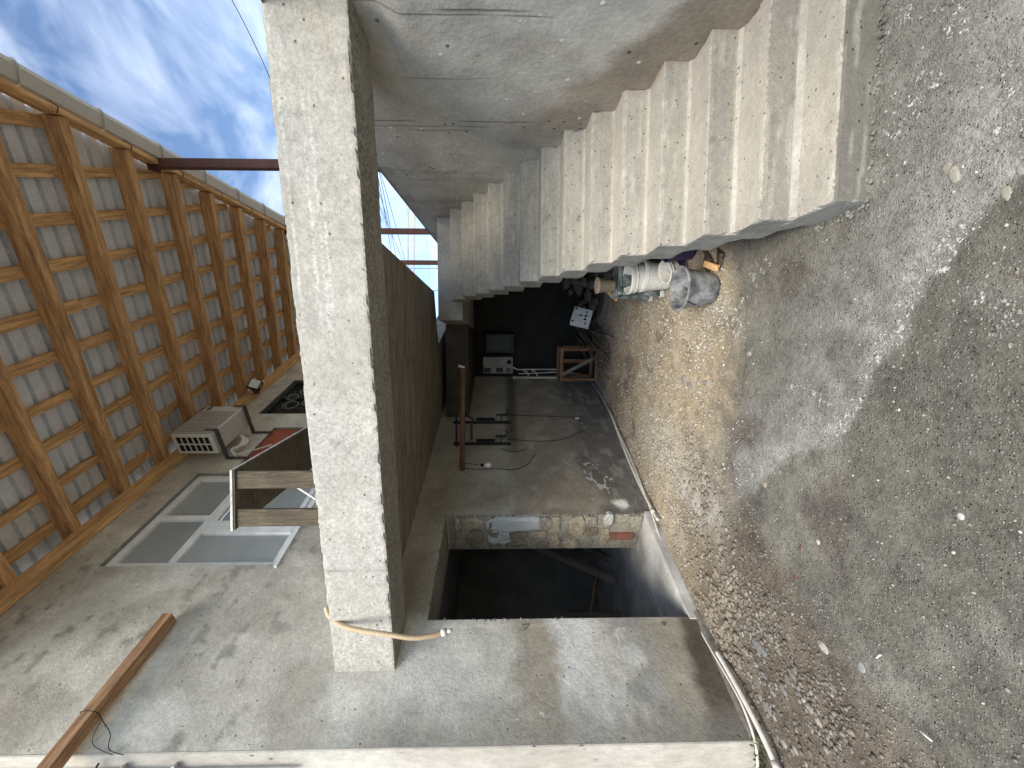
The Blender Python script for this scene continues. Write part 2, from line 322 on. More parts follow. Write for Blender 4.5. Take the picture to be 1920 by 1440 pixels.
# ================================================================== LARGE STRUCTURE
# ------------------------------------------------------------------ ground
EDX = np.array([-.9, -.63, -.44, -.32, -.05, .24, .42, .59, .69, 1.2]); EDY = np.array([2.75, 2.49, 2.26, 1.95, 1.74, 1.62, 1.49, 1.37, 1.25, 1.0])
def woff(x, y): return (x-AW.x)*NW.x+(y-AW.y)*NW.y
def zones(x, y):
    off = woff(x, y); n = fbm(x*1.6, y*1.6, 4, 3); n2 = fbm(x*5, y*5, 4, 8)
    dirt = ss(1.45, .95, off+(n-.5)*.9)*ss(4.0, 2.9, y)
    tan = ss(2.45, 3.2, y+(n-.5)*1.3)*ss(.0, .5, off+.3)
    ey = np.interp(x, EDX, EDY)+(n2-.5)*.22+(n-.5)*.12
    pw = ss(-.02, .05, y-ey)*ss(1.15, .25, y-ey)*ss(-1.0, -.45, x+(n-.5)*.4)
    pw2 = ss(.42, .12, segdist(x, y, [(-.55, 4.6), (-.75, 3.9), (-1.05, 3.2)])+(n2-.5)*.5)
    return off, n, n2, dirt, tan, pw, pw2
def ground_tint(x, y):
    off, n, n2, dirt, tan, pw, pw2 = zones(x, y)
    c = np.ones(x.shape+(3,))*np.array((.143, .134, .110))
    c = mixc(c, (.115, .110, .095), ss(.52, .7, n2)*.7)
    c = mixc(c, (.215, .205, .175), ss(.55, .75, fbm(x*2.3+4, y*2.3, 3, 21))*.7)
    c = mixc(c, (.37, .30, .205), tan*.95)
    c = mixc(c, (.45, .40, .315), tan*ss(.5, .7, n2)*.6)
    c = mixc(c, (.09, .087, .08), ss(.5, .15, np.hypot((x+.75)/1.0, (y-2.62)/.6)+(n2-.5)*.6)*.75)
    c = mixc(c, (.125, .102, .076), dirt*.9)
    c = mixc(c, (.20, .17, .13), dirt*ss(.5, .68, n2)*.6)
    c = mixc(c, (.235, .23, .212), pw*.8); c = mixc(c, (.33, .325, .305), pw*ss(.45, .05, y-np.interp(x, EDX, EDY))*.7)
    c = mixc(c, (.47, .45, .40), pw2*.75)
    ed = y-np.interp(x, EDX, EDY)-(n2-.5)*.22-(n-.5)*.12; edge = ss(-.03, .02, ed)*ss(.22, .03, ed)*ss(-.5, -.2, x)*ss(.75, .5, x)
    spot = ss(.36, .05, np.hypot(x-.36, y-1.29)+(n2-.5)*.4); spot2 = ss(.3, .05, np.hypot((x-.1)*.8, y-1.5)+(n2-.5)*.5)
    rnd = ss(.56, .70, fbm(x*5, y*5, 3, 61))*ss(.48, .62, fbm(x*1.9, y*1.9, 2, 14))
    buck = ss(.45, .1, np.hypot(x-.62, y-3.0)+(n2-.5)*.4)
    cr = np.clip(.24+.24*edge+.20*spot+.14*spot2+.20*rnd+.07*pw+.17*pw2+.16*buck, 0, .5)
    c = mixc(c, (.075, .06, .05), ss(.62, .75, fbm(x*3.1+9, y*3.1, 3, 33))*.5)
    return np.concatenate([c, cr[..., None]], -1)
def ground_h(x, y):
    off, n, n2, dirt, tan, pw, pw2 = zones(x, y)
    return (n-.5)*.03 + (fbm(x*9, y*9, 4, 41)-.5)*(.012+.016*dirt+.014*tan) + .006*(fbm(x*34, y*34, 2, 43)-.5) - .012
gx = np.concatenate([[-400, -120, -40, -15, -8, -5], np.arange(-3.6, 2.6, .02), [2.8, 3.5, 5, 8, 15, 40, 120, 400]])
gy = np.concatenate([[-400, -120, -40, -15, -6, -2, 0, .6], np.arange(.95, 3.4, .018), np.arange(3.4, 8.4, .035), [9, 11, 15, 40, 120, 400]])
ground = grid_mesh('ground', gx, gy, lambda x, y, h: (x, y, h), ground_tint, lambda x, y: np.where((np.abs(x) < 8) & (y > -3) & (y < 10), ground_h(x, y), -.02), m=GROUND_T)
tag(ground, kind='structure')

# ------------------------------------------------------------------ house
house = thing('house', 'two storey grey plastered house with a doorway, white window and wide tin eaves', 'house', tuple(AW))
DOOR = (.85, 2.035, .085, 2.36); WIN = (1.41, 2.78, 3.95, 5.65); RDR = (2.93, 3.84, 3.06, 5.23); GWN = (4.24, 5.46, 4.1, 5.70)
def wall_tint(s, z):
    n = fbm(s*1.7, z*1.7, 5, 51); n2 = fbm(s*6, z*6, 4, 52); n3 = fbm(s*.8, z*3.5, 4, 53)
    c = np.ones(s.shape+(3,))*np.array((.275, .265, .24))
    c = mixc(c, (.33, .325, .305), ss(.45, .65, n)*.8); c = mixc(c, (.21, .20, .175), ss(.52, .72, fbm(s*2.2+9, z*2.2, 4, 54))*.8)
    c = mixc(c, (.12, .115, .105), ss(.66, .74, fbm(s*5+3, z*9, 4, 58))*ss(3.2, 3.8, z)*ss(1.5, 1.1, np.abs(s-1.1))*.7)
    lo = ss(3.0, 2.5, z); zz = z+(n-.5)*.55
    front = ss(.95, .8, s); far = 1-front
    # left of the doorway: pale trowelled plaster with brown damp bands
    f = np.ones(s.shape+(3,))*np.array((.30, .298, .28)); f = mixc(f, (.36, .36, .345), ss(.45, .62, n)*.7)
    f = mixc(f, (.19, .172, .142), ss(.26, .08, np.abs(zz-1.42))*.9)
    f = mixc(f, (.37, .375, .37), ss(.2, .08, np.abs(zz-1.08)))
    f = mixc(f, (.20, .20, .19), ss(.85, .72, zz)*ss(.4, .6, n2+.12)); f = mixc(f, (.21, .195, .165), ss(.55, .4, zz))
    f = mixc(f, (.33, .33, .32), ss(.10, .04, np.hypot((s-.55)*1.0, (z-.66)*.9)+(n2-.5)*.12))
    f = mixc(f, (.07, .058, .045), ss(.24, .12, zz-.05+(s-.3)*.12)); f = mixc(f, (.15, .145, .13), ss(.34, .02, s+(n-.5)*.5)*.75)
    salt2 = .62*ss(.03, .008, np.abs(z-.74+(n2-.5)*.22+(s-.5)*.1))*ss(.25, .1, np.abs(s-.66))*front+.5*ss(.03, .005, np.abs(s-.1-.3*(n-.3)))*ss(.5, .1, np.abs(z-1.5))*front
    # under the slab: smooth above, rough brown render, dark damp foot with salts
    g = np.ones(s.shape+(3,))*np.array((.235, .228, .205)); g = mixc(g, (.17, .158, .135), ss(.5, .7, n)*.8)
    g = mixc(g, (.185, .165, .135), ss(1.66, 1.52, z+(n-.5)*.22)); g = mixc(g, (.25, .235, .205), ss(1.5, 1.3, z)*ss(.5, .65, n2)*.6)
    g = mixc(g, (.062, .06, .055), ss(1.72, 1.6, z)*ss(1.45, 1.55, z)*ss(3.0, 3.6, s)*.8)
    ft = ss(.80, .55, z+(n-.5)*.45+.12*ss(3.5, 2.2, s)); g = mixc(g, (.095, .092, .085), ft*.9)
    g = mixc(g, (.20, .195, .185), ft*ss(.5, .7, fbm(s*5, z*9, 4, 55))*.7)
    v = np.abs(fbm(s*4, z*4, 4, 56)-.5); salt = ss(.035, .004, v)*ss(1., .3, np.hypot((s-2.6)/.8, (z-.6)/.4))*.62*far+.33*ft*ss(.45, .7, fbm(s*5, z*9, 3, 57))*far
    g = mixc(g, (.5, .5, .48), ss(.09, .03, np.hypot((s-2.2)*.8, (z-.30)*.7)+(n2-.5)*.14))
    low = f*front[..., None]+g*far[..., None]
    col = (c*(1-lo[..., None])+low*lo[..., None])*1.9; col = col*np.array((1.03, 1., .94))
    return np.concatenate([col, (salt+salt2)[..., None]*lo[..., None]], -1)
def wall_rel(s, z):
    r = (fbm(s*3, z*3, 4, 60)-.5)*.012 + (fbm(s*12, z*12, 3, 62)-.5)*.004
    r = r+.012*ss(.03, 0, z-1.58-(fbm(s*3, s*0, 3, 63)-.5)*.2)*ss(2.1, 2.3, s) * ss(.2, .6, z)
    for a, b, c, d in (DOOR, WIN, RDR, GWN):
        inside = (s > a-.06) & (s < b+.06) & (z > c-.06) & (z < d+.06); r = np.where(inside, 0, r)
    return np.where((s < .02) | (z > 6.1), 0, r)
wall = grid_mesh('wall', np.union1d(lines(0, 5.6, .016, [DOOR[0], DOOR[1], WIN[0], WIN[1], RDR[0], RDR[1], GWN[0], GWN[1]]), lines(5.6, 8.2, .1)), np.union1d(lines(-.1, 1.75, .014, [DOOR[2]]), lines(1.75, 6.2, .04, [DOOR[3], WIN[2], WIN[3], RDR[2], RDR[3], GWN[2], GWN[3]])),
                 lambda s, z, o: Wn(s, z, o), wall_tint, wall_rel, (DOOR, WIN, RDR, GWN), house, CONC_T)
PL_M = mat('reveal_plaster', base=(.24, .232, .21), n1=.2, n2=.2, pits=.1, bump=.5)
TH = .57
rv = MB()
for (a, b, c, d), dep in ((WIN, .12), (RDR, .08), (GWN, .14)):
    rv.add([W(a, c, 0), W(a, d, 0), W(a, d, -dep), W(a, c, -dep)], [(0, 1, 2, 3)]); rv.add([W(b, c, 0), W(b, d, 0), W(b, d, -dep), W(b, c, -dep)], [(0, 1, 2, 3)])
    rv.add([W(a, d, 0), W(b, d, 0), W(b, d, -dep), W(a, d, -dep)], [(0, 1, 2, 3)]); rv.add([W(a, c, 0), W(b, c, 0), W(b, c, -dep), W(a, c, -dep)], [(0, 1, 2, 3)])
a, b, c, d = DOOR
rv.add([W(a, c, 0), W(a, d, 0), W(a, d, -TH), W(a, c, -TH)], [(0, 1, 2, 3)]); rv.add([W(a, d, 0), W(b, d, 0), W(b, d, -TH), W(a, d, -TH)], [(0, 1, 2, 3)])
rv.obj('reveal', PL_M, house)
MB().hexa([W(0, -.1, -.003), W(0, -.1, -TH), W(-.01, -.1, -TH), W(-.004, -.1, -.003), W(0, 6.2, -.003), W(0, 6.2, -TH), W(-.01, 6.2, -TH), W(-.004, 6.2, -.003)])
ef = MB(); ex = Vector((-1, .06, 0))
e0 = W(-.004, -.1, .002); ef.hexa([e0, e0+ex*.62, e0+ex*.62+Vector((.1, .5, 0)), e0+Vector((.05, .10, 0))-NW*.02]+[q+ZZ*6.3 for q in (e0, e0+ex*.62, e0+ex*.62+Vector((.1, .5, 0)), e0+Vector((.05, .10, 0))-NW*.02)])
ef.obj('wall_end', ENDF_M, house, .006)
plh = MB(); plh2 = MB()
for k in range(44):
    s0 = .0+k*.125
    if DOOR[0]-.1 < s0 < DOOR[1]: continue
    o = .035+.02*random.random(); (plh if s0 < 1 else plh2).hexa([W(s0, -.05, -.05), W(s0, -.05, o+.03), W(s0+.1245, -.05, o+.03), W(s0+.1245, -.05, -.05), W(s0, .03+.02*random.random(), -.05), W(s0, .02, o), W(s0+.1245, .02, o), W(s0+.1245, .03+.02*random.random(), -.05)])
PLM = mat('damp_plinth', base=(.15, .14, .122), n1=.3, n2=.3, bump=.8); plh.obj('plinth', PLM, house); plh2.obj('plinth', PLM, house)
# door jamb: broken stonework
jm = MB(); jm.fbox(lambda s_, o, z: W(s_, z, o), (DOOR[1]+.012, DOOR[1]+.2), (-TH, -.004), (DOOR[2]-.1, DOOR[3])); jm.obj('jamb', MORTAR_M, house)
def jamb_stone(name, z0, z1, o0, o1, m, proud=.02, n=9, jit=.22):
    """flat irregular stone set in the jamb, facing the doorway"""
    zc, oc = (z0+z1)/2, (o0+o1)/2; ring = []
    for k in range(n):
        a_ = 2*PI*k/n+random.uniform(-.12, .12); e = 1/max(abs(math.cos(a_)), abs(math.sin(a_)))**.75; q = e*(1-jit*random.random())
        ring.append((zc+math.cos(a_)*q*(z1-z0)/2, oc+math.sin(a_)*q*(o1-o0)/2))
    vs = [W(DOOR[1]+.03, z, o) for z, o in ring]+[W(DOOR[1]-proud*random.uniform(.3, .7), z, o) for z, o in ring]+[W(DOOR[1]-proud*random.uniform(.7, 1.1), zc+(z-zc)*.72, oc+(o-oc)*.72) for z, o in ring]
    fs = [(i, (i+1) % n, n+(i+1) % n, n+i) for i in range(n)]+[(n+i, n+(i+1) % n, 2*n+(i+1) % n, 2*n+i) for i in range(n)]+[tuple(range(2*n, 3*n))]
    mb = MB(); mb.add(vs, fs); return mb.obj(name, m, house)
C_, O_, G_, N_ = STONE_MS
z = DOOR[2]+.02; jr = random.Random(5)
while z < DOOR[3]-.06:
    h = min(jr.uniform(.10, .24), DOOR[3]-.01-z); cuts = [-TH+.02, jr.uniform(-.40, -.20), -.012]
    if jr.random() < .4: cuts = [-TH+.02, jr.uniform(-.45, -.36), jr.uniform(-.26, -.16), -.012]
    for u, v in zip(cuts[:-1], cuts[1:]):
        dz = jr.uniform(-.03, .03); zz = z+h/2
        m = jr.choice((C_, C_, O_, G_, N_)) if zz < 1.25 else jr.choice((G_, N_, N_, C_))
        if .12 < zz < .48 and u < -.27: continue
        jamb_stone('stone', max(z+dz, DOOR[2]), z+h+dz-jr.uniform(.008, .03), u+jr.uniform(.004, .02), v-jr.uniform(.002, .02), m, jr.uniform(.008, .04), jr.choice((6, 7, 8, 9)), .16)
    z += h
bk = MB(); bk.fbox(lambda s_, o, z: W(s_, z, o), (DOOR[1]-.03, DOOR[1]+.05), (-.39, -.30), (.17, .44)); bk.obj('brick', BRICK_M, house, .006)['label'] = 'red brick set low in the stone jamb'
jamb_stone('plaster_patch', 1.20, 1.92, -.25, -.005, LPLAST_M, .045, 14, .12); jamb_stone('plaster_patch', 1.62, 1.90, -.47, -.18, LPLAST_M, .040, 12, .14)
jb = MB()
for k in range(70): lump_(jb, W(DOOR[0]+random.uniform(-.012, .006), random.uniform(1.0, 2.36), -random.uniform(0, .03)), random.uniform(.006, .022))
for k in range(60): lump_(jb, W(random.uniform(DOOR[0], DOOR[1]), DOOR[3]+random.uniform(-.008, .012), -random.uniform(0, .03)), random.uniform(.006, .02))
for k in range(70): lump_(jb, W(DOOR[1]+random.uniform(-.008, .012), random.uniform(.1, 2.36), -random.uniform(-.004, .03)), random.uniform(.006, .02))
tag(jb.obj('broken_plaster', PL_M, house), kind='stuff')
jamb_stone('mortar_blob', .42, .56, -.16, .02, LPLAST_M, .035, 9, .3)
# room behind the doorway
rm = MB(); q = dict(s0=-.6, s1=4.2, o0=-3.0, o1=-TH)
def room_quad(pts, name, m): mb = MB(); mb.add(pts, [(0, 1, 2, 3)]); return mb.obj(name, m, house)
s0, s1, o0, o1 = -.6, 4.2, -3.05, -TH; z0, z1 = .085, 2.5
fl = MB(); fl.fbox(lambda s_, o, z: W(s_, z, o), (s0, s1), (o0, o1+.001), (-.05, z0)); fl.fbox(lambda s_, o, z: W(s_, z, o), (DOOR[0]-.02, DOOR[1]+.03), (o1+.001, .012), (-.05, z0-.002)); fl.obj('room_floor', FLOOR_M, house)
RM_M = mat('room_wall', base=(.26, .25, .235), n1=.3, s1=2, n2=.2, bump=.4)
room_quad([W(s0, -.05, o0), W(s1, -.05, o0), W(s1, z1, o0), W(s0, z1, o0)], 'room_wall', RM_M)
room_quad([W(s0, -.05, o0), W(s0, -.05, o1), W(s0, z1, o1), W(s0, z1, o0)], 'room_wall', RM_M)
room_quad([W(s1, -.05, o0), W(s1, -.05, o1), W(s1, z1, o1), W(s1, z1, o0)], 'room_wall', RM_M)
room_quad([W(s0, z1, o0), W(s1, z1, o0), W(s1, z1, o1), W(s0, z1, o1)], 'room_ceiling', RM_M)
iw = MB()
for u0, u1, v0, v1 in ((s0, DOOR[0], -.05, z1), (DOOR[1]+.1, s1, -.05, z1), (DOOR[0], DOOR[1]+.1, DOOR[3], z1)): iw.add([W(u0, v0, o1), W(u1, v0, o1), W(u1, v1, o1), W(u0, v1, o1)], [(0, 1, 2, 3)])
iw.obj('inner_wall', RM_M, house)
pr = MB(); pr.wbox(1.0, 1.75, .085, 1.25, -3.04, -2.7); pr.obj('room_ledge', RM_M, house)
# upper window
win = MB()
fo = -.045
def fbar(mb, s0, s1, z0, z1, o=fo, t=.06): mb.wbox(s0, s1, z0, z1, o-t, o)
a, b, c, d = WIN; fw_ = .075
fbar(win, a, b, d-fw_, d); fbar(win, a, b, c, c+fw_); fbar(win, a, a+fw_, c+fw_, d-fw_); fbar(win, b-fw_, b, c+fw_, d-fw_)
tz = 5.02; fbar(win, a+fw_, b-fw_, tz-.04, tz+.04, fo+.004, .066)
ms = a+(b-a)*.50; ml = a+(b-a)*.36; fbar(win, ml-.055, ml+.045, c+fw_, tz-.04, fo+.002, .064); fbar(win, ms-.05, ms+.012, tz+.04, d-fw_, fo+.002, .064)
winf = win.obj('window', WHITE_M, house, .004); winf['label'] = 'white framed upper window with grey panes'
sash = MB(); x0, x1, zz0, zz1 = ml+.047, b-fw_-.002, c+fw_+.002, tz-.042
fbar(sash, x0, x1, zz1-.06, zz1, fo+.02, .05); fbar(sash, x0, x1, zz0, zz0+.06, fo+.02, .05); fbar(sash, x0, x0+.06, zz0+.06, zz1-.06, fo+.02, .05); fbar(sash, x1-.06, x1, zz0+.06, zz1-.06, fo+.02, .05)
sash.obj('sash', WHITE_M, winf, .004)
for u0, u1, v0, v1 in ((a+fw_, ml-.055, c+fw_, tz-.04), (x0+.06, x1-.06, zz0+.06, zz1-.06), (a+fw_, ms-.05, tz+.04, d-fw_), (ms+.012, b-fw_, tz+.04, d-fw_)):
    mb = MB(); mb.wbox(u0-.004, u1+.004, v0-.004, v1+.004, fo-.045, fo-.038); mb.obj('pane', PANE_M, winf)
MB().wbox(a-.03, b+.03, c-.035, c-.002, -.12, .02).obj('sill', WHITE_M, winf, .004)
hd = MB(); hd.wbox(x0+.012, x0+.04, 4.42, 4.55, fo+.022, fo+.05); hd.obj('handle', WHITE_M, winf, .003)
# red door panel and green barred window of the upper floor
a, b, c, d = RDR; rd = MB(); rd.wbox(a, b, c, d, -.075, -.035).obj('door', RED_M, house, .004)['label'] = 'red brown upper door panel'
a, b, c, d = GWN; gw = MB()
gw.wbox(a, b, d-.07, d, -.1, -.03); gw.wbox(a, b, c, c+.07, -.1, -.03); gw.wbox(a, a+.07, c+.07, d-.07, -.1, -.03); gw.wbox(b-.07, b, c+.07, d-.07, -.1, -.03); gw.wbox((a+b)/2-.03, (a+b)/2+.03, c+.07, d-.07, -.098, -.032)
gwo = gw.obj('window', GREEN_M, house, .004); gwo['label'] = 'dark green window with a scrolled iron grille'
MB().wbox(a+.05, b-.05, c+.05, d-.05, -.09, -.08).obj('pane', mat('dark_pane', base=(.03, .035, .035), rough=.15, n1=0, n2=0, n3=0, bump=0, spec=.6), gwo)
gr = MB()
for k in range(7):
    s_ = a+.14+k*(b-a-.28)/6; gr.tube([W(s_, c+.07, -.05), W(s_, d-.07, -.05)], .007, 6)
gr.obj('grille', GREEN_M, gwo)
sc_ = MB()
for k, (u, v, r) in enumerate(((.35, 5.35, .15), (.62, 5.45, .12), (.85, 5.25, .17), (.45, 5.05, .16), (.75, 4.9, .15))):
    sc_.tube([W(a+u+math.cos(t)*r*(1-t*.045), v+math.sin(t)*r*(1-t*.045), -.035) for t in np.linspace(0, 9, 26)], .007, 6)
sc_.obj('scroll', mat('pale_scroll', base=(.25, .24, .21), rough=.5, bump=.1), gwo)
# pencilled marks by the doorway
for z_, s_, q_ in ((1.52, .80, .035), (.33, .80, .022)):
    mk = MB(); pts = [W(s_, z_-q_, .006), W(s_-q_*1.2, z_, .006), W(s_, z_+q_*.7, .006)]
    for i in range(3): mk.bar(pts[i], pts[(i+1) % 3], .004, .002, NW)
    mk.obj('pencil_mark', PENCIL_M, house)
# plate and roof
stick('wall_plate', W(-.1, 6.085, .06), W(8.4, 6.085, .06), .11, .13, WOOD2_M, house)
stick('wall_plate', W(-.1, 6.19, -.02), W(8.4, 6.19, -.02), .12, .10, OLDW_M, house)
K = -.14
def eave(s): return 3.97-.357*(s-2.63)
def RP(s, d, h=0): return W(s, 6.15+K*d+h, d)
rib = []
s = -.2
while s < 8.7:
    for ds_, hh in ((0, 0), (.088, 0), (.094, .045), (.128, .045), (.134, 0)): rib.append((s+ds_, hh))
    s += .145
vs_ = []; fs_ = []
for i, (s, hh) in enumerate(rib):
    vs_ += [RP(s, -.45, .215+hh), RP(s, eave(s)+.07, .215+hh)]
    if i: fs_.append((2*i-2, 2*i-1, 2*i+1, 2*i))
roof = MB(); roof.add(vs_, fs_); n_ = len(roof.v); roof.add([v+ZZ*.0015 for v in vs_], [f[::-1] for f in fs_])
roof = roof.obj('roof', TIN_M, house); roof['label'] = 'lean-to roof of ribbed tin on pine rafters'
for k in range(-2, 13):
    s = 1.18+.59*k + random.uniform(-.015, .015)
    if s > 8.4: break
    stick('rafter', RP(s, -.35, .078), RP(s+.05, eave(s)+.0, .078), .088, .155, WOOD_M, roof)
for k in range(-1, 11):
    d = .20+.402*k + random.uniform(-.02, .02)
    if d > 4.95: break
    s_end = min(8.5, 2.63+(3.97-d)/.357); off_ = random.uniform(0, .3); s_ = -.15; segs = []
    while s_ < s_end-.05:
        e = min(s_end, s_+random.uniform(2.6, 3.4)); segs.append((s_, e)); s_ = e+.004
    for u0, u1 in segs: stick('batten', RP(u0, d, .184), RP(u1, d, .184), random.uniform(.085, .115), .05, WOOD2_M, roof)
stick('batten', RP(4.30, 3.30, .13), RP(4.62, 3.30, .13), .09, .05, WOOD2_M, roof, label='short offcut of batten')
# eaves board, gutter and straps run along the skewed edge
def EV(s, o, z): q = RP(s, eave(s)); t = Vector((DW-NW*.357)).normalized(); n = Vector((t.y, -t.x, 0)); return q+n*o+ZZ*z
for u0, u1 in ((-.2, 2.9), (2.905, 5.7), (5.705, 8.5)): stick('eaves_board', EV(u0, .035, .045), EV(u1, .035, .045), .045, .155, WOOD2_M, roof)
stick('eaves_board', EV(-.2, .072, .10), EV(8.5, .072, .10), .025, .10, WOOD_M, roof)
prof = [(.10, .15), (.10, .05), (.12, .03), (.24, .025), (.285, .05), (.30, .19), (.314, .196), (.314, .204), (.29, .204), (.286, .19), (.274, .06), (.23, .037), (.125, .04), (.112, .055), (.112, .15)]
gm = MB(); ga = [EV(-.2, o, z) for o, z in prof]; gm.prism(ga, EV(8.5, 0, 0)-EV(-.2, 0, 0)); gm.obj('gutter', GUT_M, roof)
gs = None
for k in range(13):
    s = .1+k*.66; mb = MB(); pts = [EV(s, o+.004*(1 if o > .15 else -1), z-.004) for o, z in prof[:7]]
    for i in range(6): mb.bar(pts[i], pts[i+1], .028, .005, DW)
    mb.obj('gutter_strap', GUT_M, roof)
    wr = MB(); wr.tube([EV(s+.2, -.0, -.03), EV(s+.2, .05, -.045), EV(s+.2, .095, .01), EV(s+.2, .10, .1)], .004, 5); wr.obj('wire_tie', WIRE_M, roof)

# ------------------------------------------------------------------ stair wall on the right
def prof_z(d): k = np.clip(np.floor(d/.255), 0, 13); return .1597+k*.1722
def rw_tint(d, z):
    n = fbm(d*1.5, z*1.5, 4, 71); n2 = fbm(d*6, z*6, 4, 72); n3 = fbm(d*10, z*.9, 4, 73)
    c = np.ones(d.shape+(3,))*np.array((.50, .475, .42)); c = mixc(c, (.41, .385, .34), ss(.48, .68, n)*.7)
    c = mixc(c, (.35, .315, .265), ss(.5, .72, fbm(d*2+5, z*2, 4, 74))*.55)
    c = mixc(c, (.27, .25, .215), ss(1.8, 2.8, d+(n-.5))*ss(.5, .66, n3)*.65)
    c = mixc(c, (.54, .515, .46), ss(.55, .7, n3)*ss(2.6, 3.6, d)*.35)
    hgt = z-(.16+d*.675+.17); c = mixc(c, (.26, .21, .155), ss(.30, .05, hgt+(n2-.5)*.3)*ss(2.3, .8, d)*.9)
    for dd, wd, z0 in DL: c = mixc(c, (.11, .102, .09), ss(wd*1.7, wd*.4, np.abs(d-dd-.01*(fbm(z*2, z*0, 2, 88)-.5)))*ss(z0, z0+.2, z)*ss(.36, .5, vn(z*2.3, d*0, int(dd*90)))*.8)
    return c
def rw_top(d): return np.where(np.asarray(d) < .9, 2.99, 3.10-.055*np.asarray(d)) if np.ndim(d) else (2.99 if d < .9 else 3.10-.055*d)
rw = thing('retaining_wall', 'tall rough grey concrete wall rising to the right of the stairs', 'wall', tuple(S(0, 1.1514, 0)))
DL = ((.425, .006, 1.5), (.455, .004, 1.35), (1.43, .006, 1.35), (1.50, .004, 1.5), (1.56, .005, 1.1), (2.25, .004, 1.9), (.95, .003, 1.7))
dl = lines(-1.2, 9, .028, [-4.2]+[d+k*w for d, w, z in DL for k in (-2.6, -1, 0, 1, 2.6)]); zl = lines(-.1, 1, .014)
grid_mesh('wall_face', dl, zl, lambda d, v, h: Sn(d, 1.1514+h, -.1+(v+.1)/1.1*(rw_top(d)+.1)), lambda d, v: rw_tint(d, -.1+(v+.1)/1.1*(rw_top(d)+.1)),
          lambda d, v: (fbm(d*3, v*9, 4, 75)-.5)*.012+(fbm(d*9, v*27, 3, 76)-.5)*.006+.016*ss(.93, .945, v)*ss(2., 2.4, d)+.07*ss(1.3, .5, d)*ss(.74, .80, v), (), rw, RWALL_T)
mb = MB(); mb.prism([S(d, 1.235, z) for d, z in ((-4.2, -.1), (9, -.1), (9, rw_top(9)-.002), (.9, rw_top(.9)-.002), (.89, 2.988), (-4.2, 2.988))], RS*.3)
for u0, u1 in ((-4.2, .895), (.905, 9)): mb.add([S(u0, 1.15, rw_top(u0)), S(u1, 1.15, rw_top(u1)), S(u1, 1.24, rw_top(u1)-.003), S(u0, 1.24, rw_top(u0)-.003)], [(0, 1, 2, 3)])
mb.obj('wall_core', SOFF_M, rw)

# ------------------------------------------------------------------ stairs
st = thing('concrete_staircase', 'bare cast concrete staircase of fourteen steps climbing along the right wall', 'staircase', tuple(S(0, .5, 0)))
TR, RI, Z1 = .255, .1722, .1597
meas = {0: .0, 1: .0}
def soff(d): return .245+.742*(d-.68)
def st_tint_f(k):
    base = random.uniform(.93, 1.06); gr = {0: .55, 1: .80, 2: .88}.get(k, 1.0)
    def f(d, w, z, ax, side):
        n = fbm(d*9+w*3, w*4+z*9, 4, 90+k); grain = fbm(w*2.2+k, z*60+d*60, 3, 170+k); c = np.ones(d.shape+(3,))*np.array((.385, .362, .312))*base
        if ax == 2:
            c = c*1.03; c = mixc(c, (.43, .405, .345), ss(.45, .6, n)*.4); c = mixc(c, (.34, .32, .275), ss(.55, .72, fbm(d*20, w*5, 3, 190+k))*.45)
            c = mixc(c, (.40, .345, .26), ss(.05, .0, d_back(k)-d)*.6)
        elif ax == 0:
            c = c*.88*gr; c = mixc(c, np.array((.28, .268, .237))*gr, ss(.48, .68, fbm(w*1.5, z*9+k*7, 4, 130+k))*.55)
            c = mixc(c, np.array((.25, .24, .21))*gr, ss(.55, .72, grain)*.45); c = mixc(c, (.46, .44, .39), ss(.62, .74, grain+.06*(n-.5))*.0+ss(.64, .74, fbm(w*4, z*40, 3, 150+k))*.4)
            c = mixc(c, (.46, .40, .305), ss(.028, .006, z-(Z1+RI*(k-1)))*.75*(k > 0))
            c = mixc(c, (.12, .112, .098), ss(.74, .80, fbm(w*26, z*34, 2, 210+k))*.35)
        else: c = np.ones(d.shape+(3,))*np.array((.33, .315, .28)); c = mixc(c, (.25, .238, .21), ss(.48, .65, n)*.6); c = mixc(c, (.42, .40, .35), ss(.56, .7, fbm(d*12, z*12, 3, 230+k))*.4)
        return mixc(c, (.30, .245, .18), ss(.06, 0, 1.15-w)*ss(.35, .6, n)*.7*ss(6, 3, np.full(d.shape, float(k))))
    return f
def d_back(k): return TR*(k+1)
for k in range(14):
    zt = Z1+RI*k+random.uniform(-.004, .004); jit = random.uniform(-.006, .006)
    w0 = random.uniform(-.004, .004)
    zb = zt-RI-.06 if k else -.1
    rough_box('step', Sn, (TR*k+jit, TR*(k+1)+.10 if k < 13 else TR*14+.02), (w0, 1.158), (zb, zt), .016, st_tint_f(k), STEPT_M, st, .006, .012, 200+k)
fl = MB(); ds_ = [.30, 1.0, 2.0, 3.0, 3.57]
poly = [S(.02, 0, -.08), S(.36, 0, -.08), S(.365, 0, .011)]+[S(d, 0, soff(d)) for d in (.68, 1.3, 2.0, 2.7, 3.3)]+[S(3.585, 0, 2.2), S(3.585, 0, 2.30), S(3.3, 0, 2.2)]+[S(TR*k+.03, 0, Z1+RI*k-.14) for k in range(12, 0, -1)]+[S(.02, 0, .06)]
fl = MB(); fl.prism([p+RS*.007 for p in poly], RS*1.147); fl.obj('flight_slab', SOFF_M, st)
# crumbled mortar at the foot of the first step
cr = MB()
for k in range(120):
    w_ = random.uniform(-.04, 1.15); lump(cr, S(-.012+random.uniform(-.018, .012), w_, random.uniform(-.012, .012)), random.uniform(.004, .014))
for k in range(30): lump(cr, S(random.uniform(0, .28), -.03+random.uniform(-.02, .01), random.uniform(-.01, .02)), random.uniform(.005, .013))
tag(cr.obj('mortar_crumbs', mat('crumbled_mortar', base=(.20, .19, .165), n1=.3, n2=.3, bump=.8), st), kind='stuff')

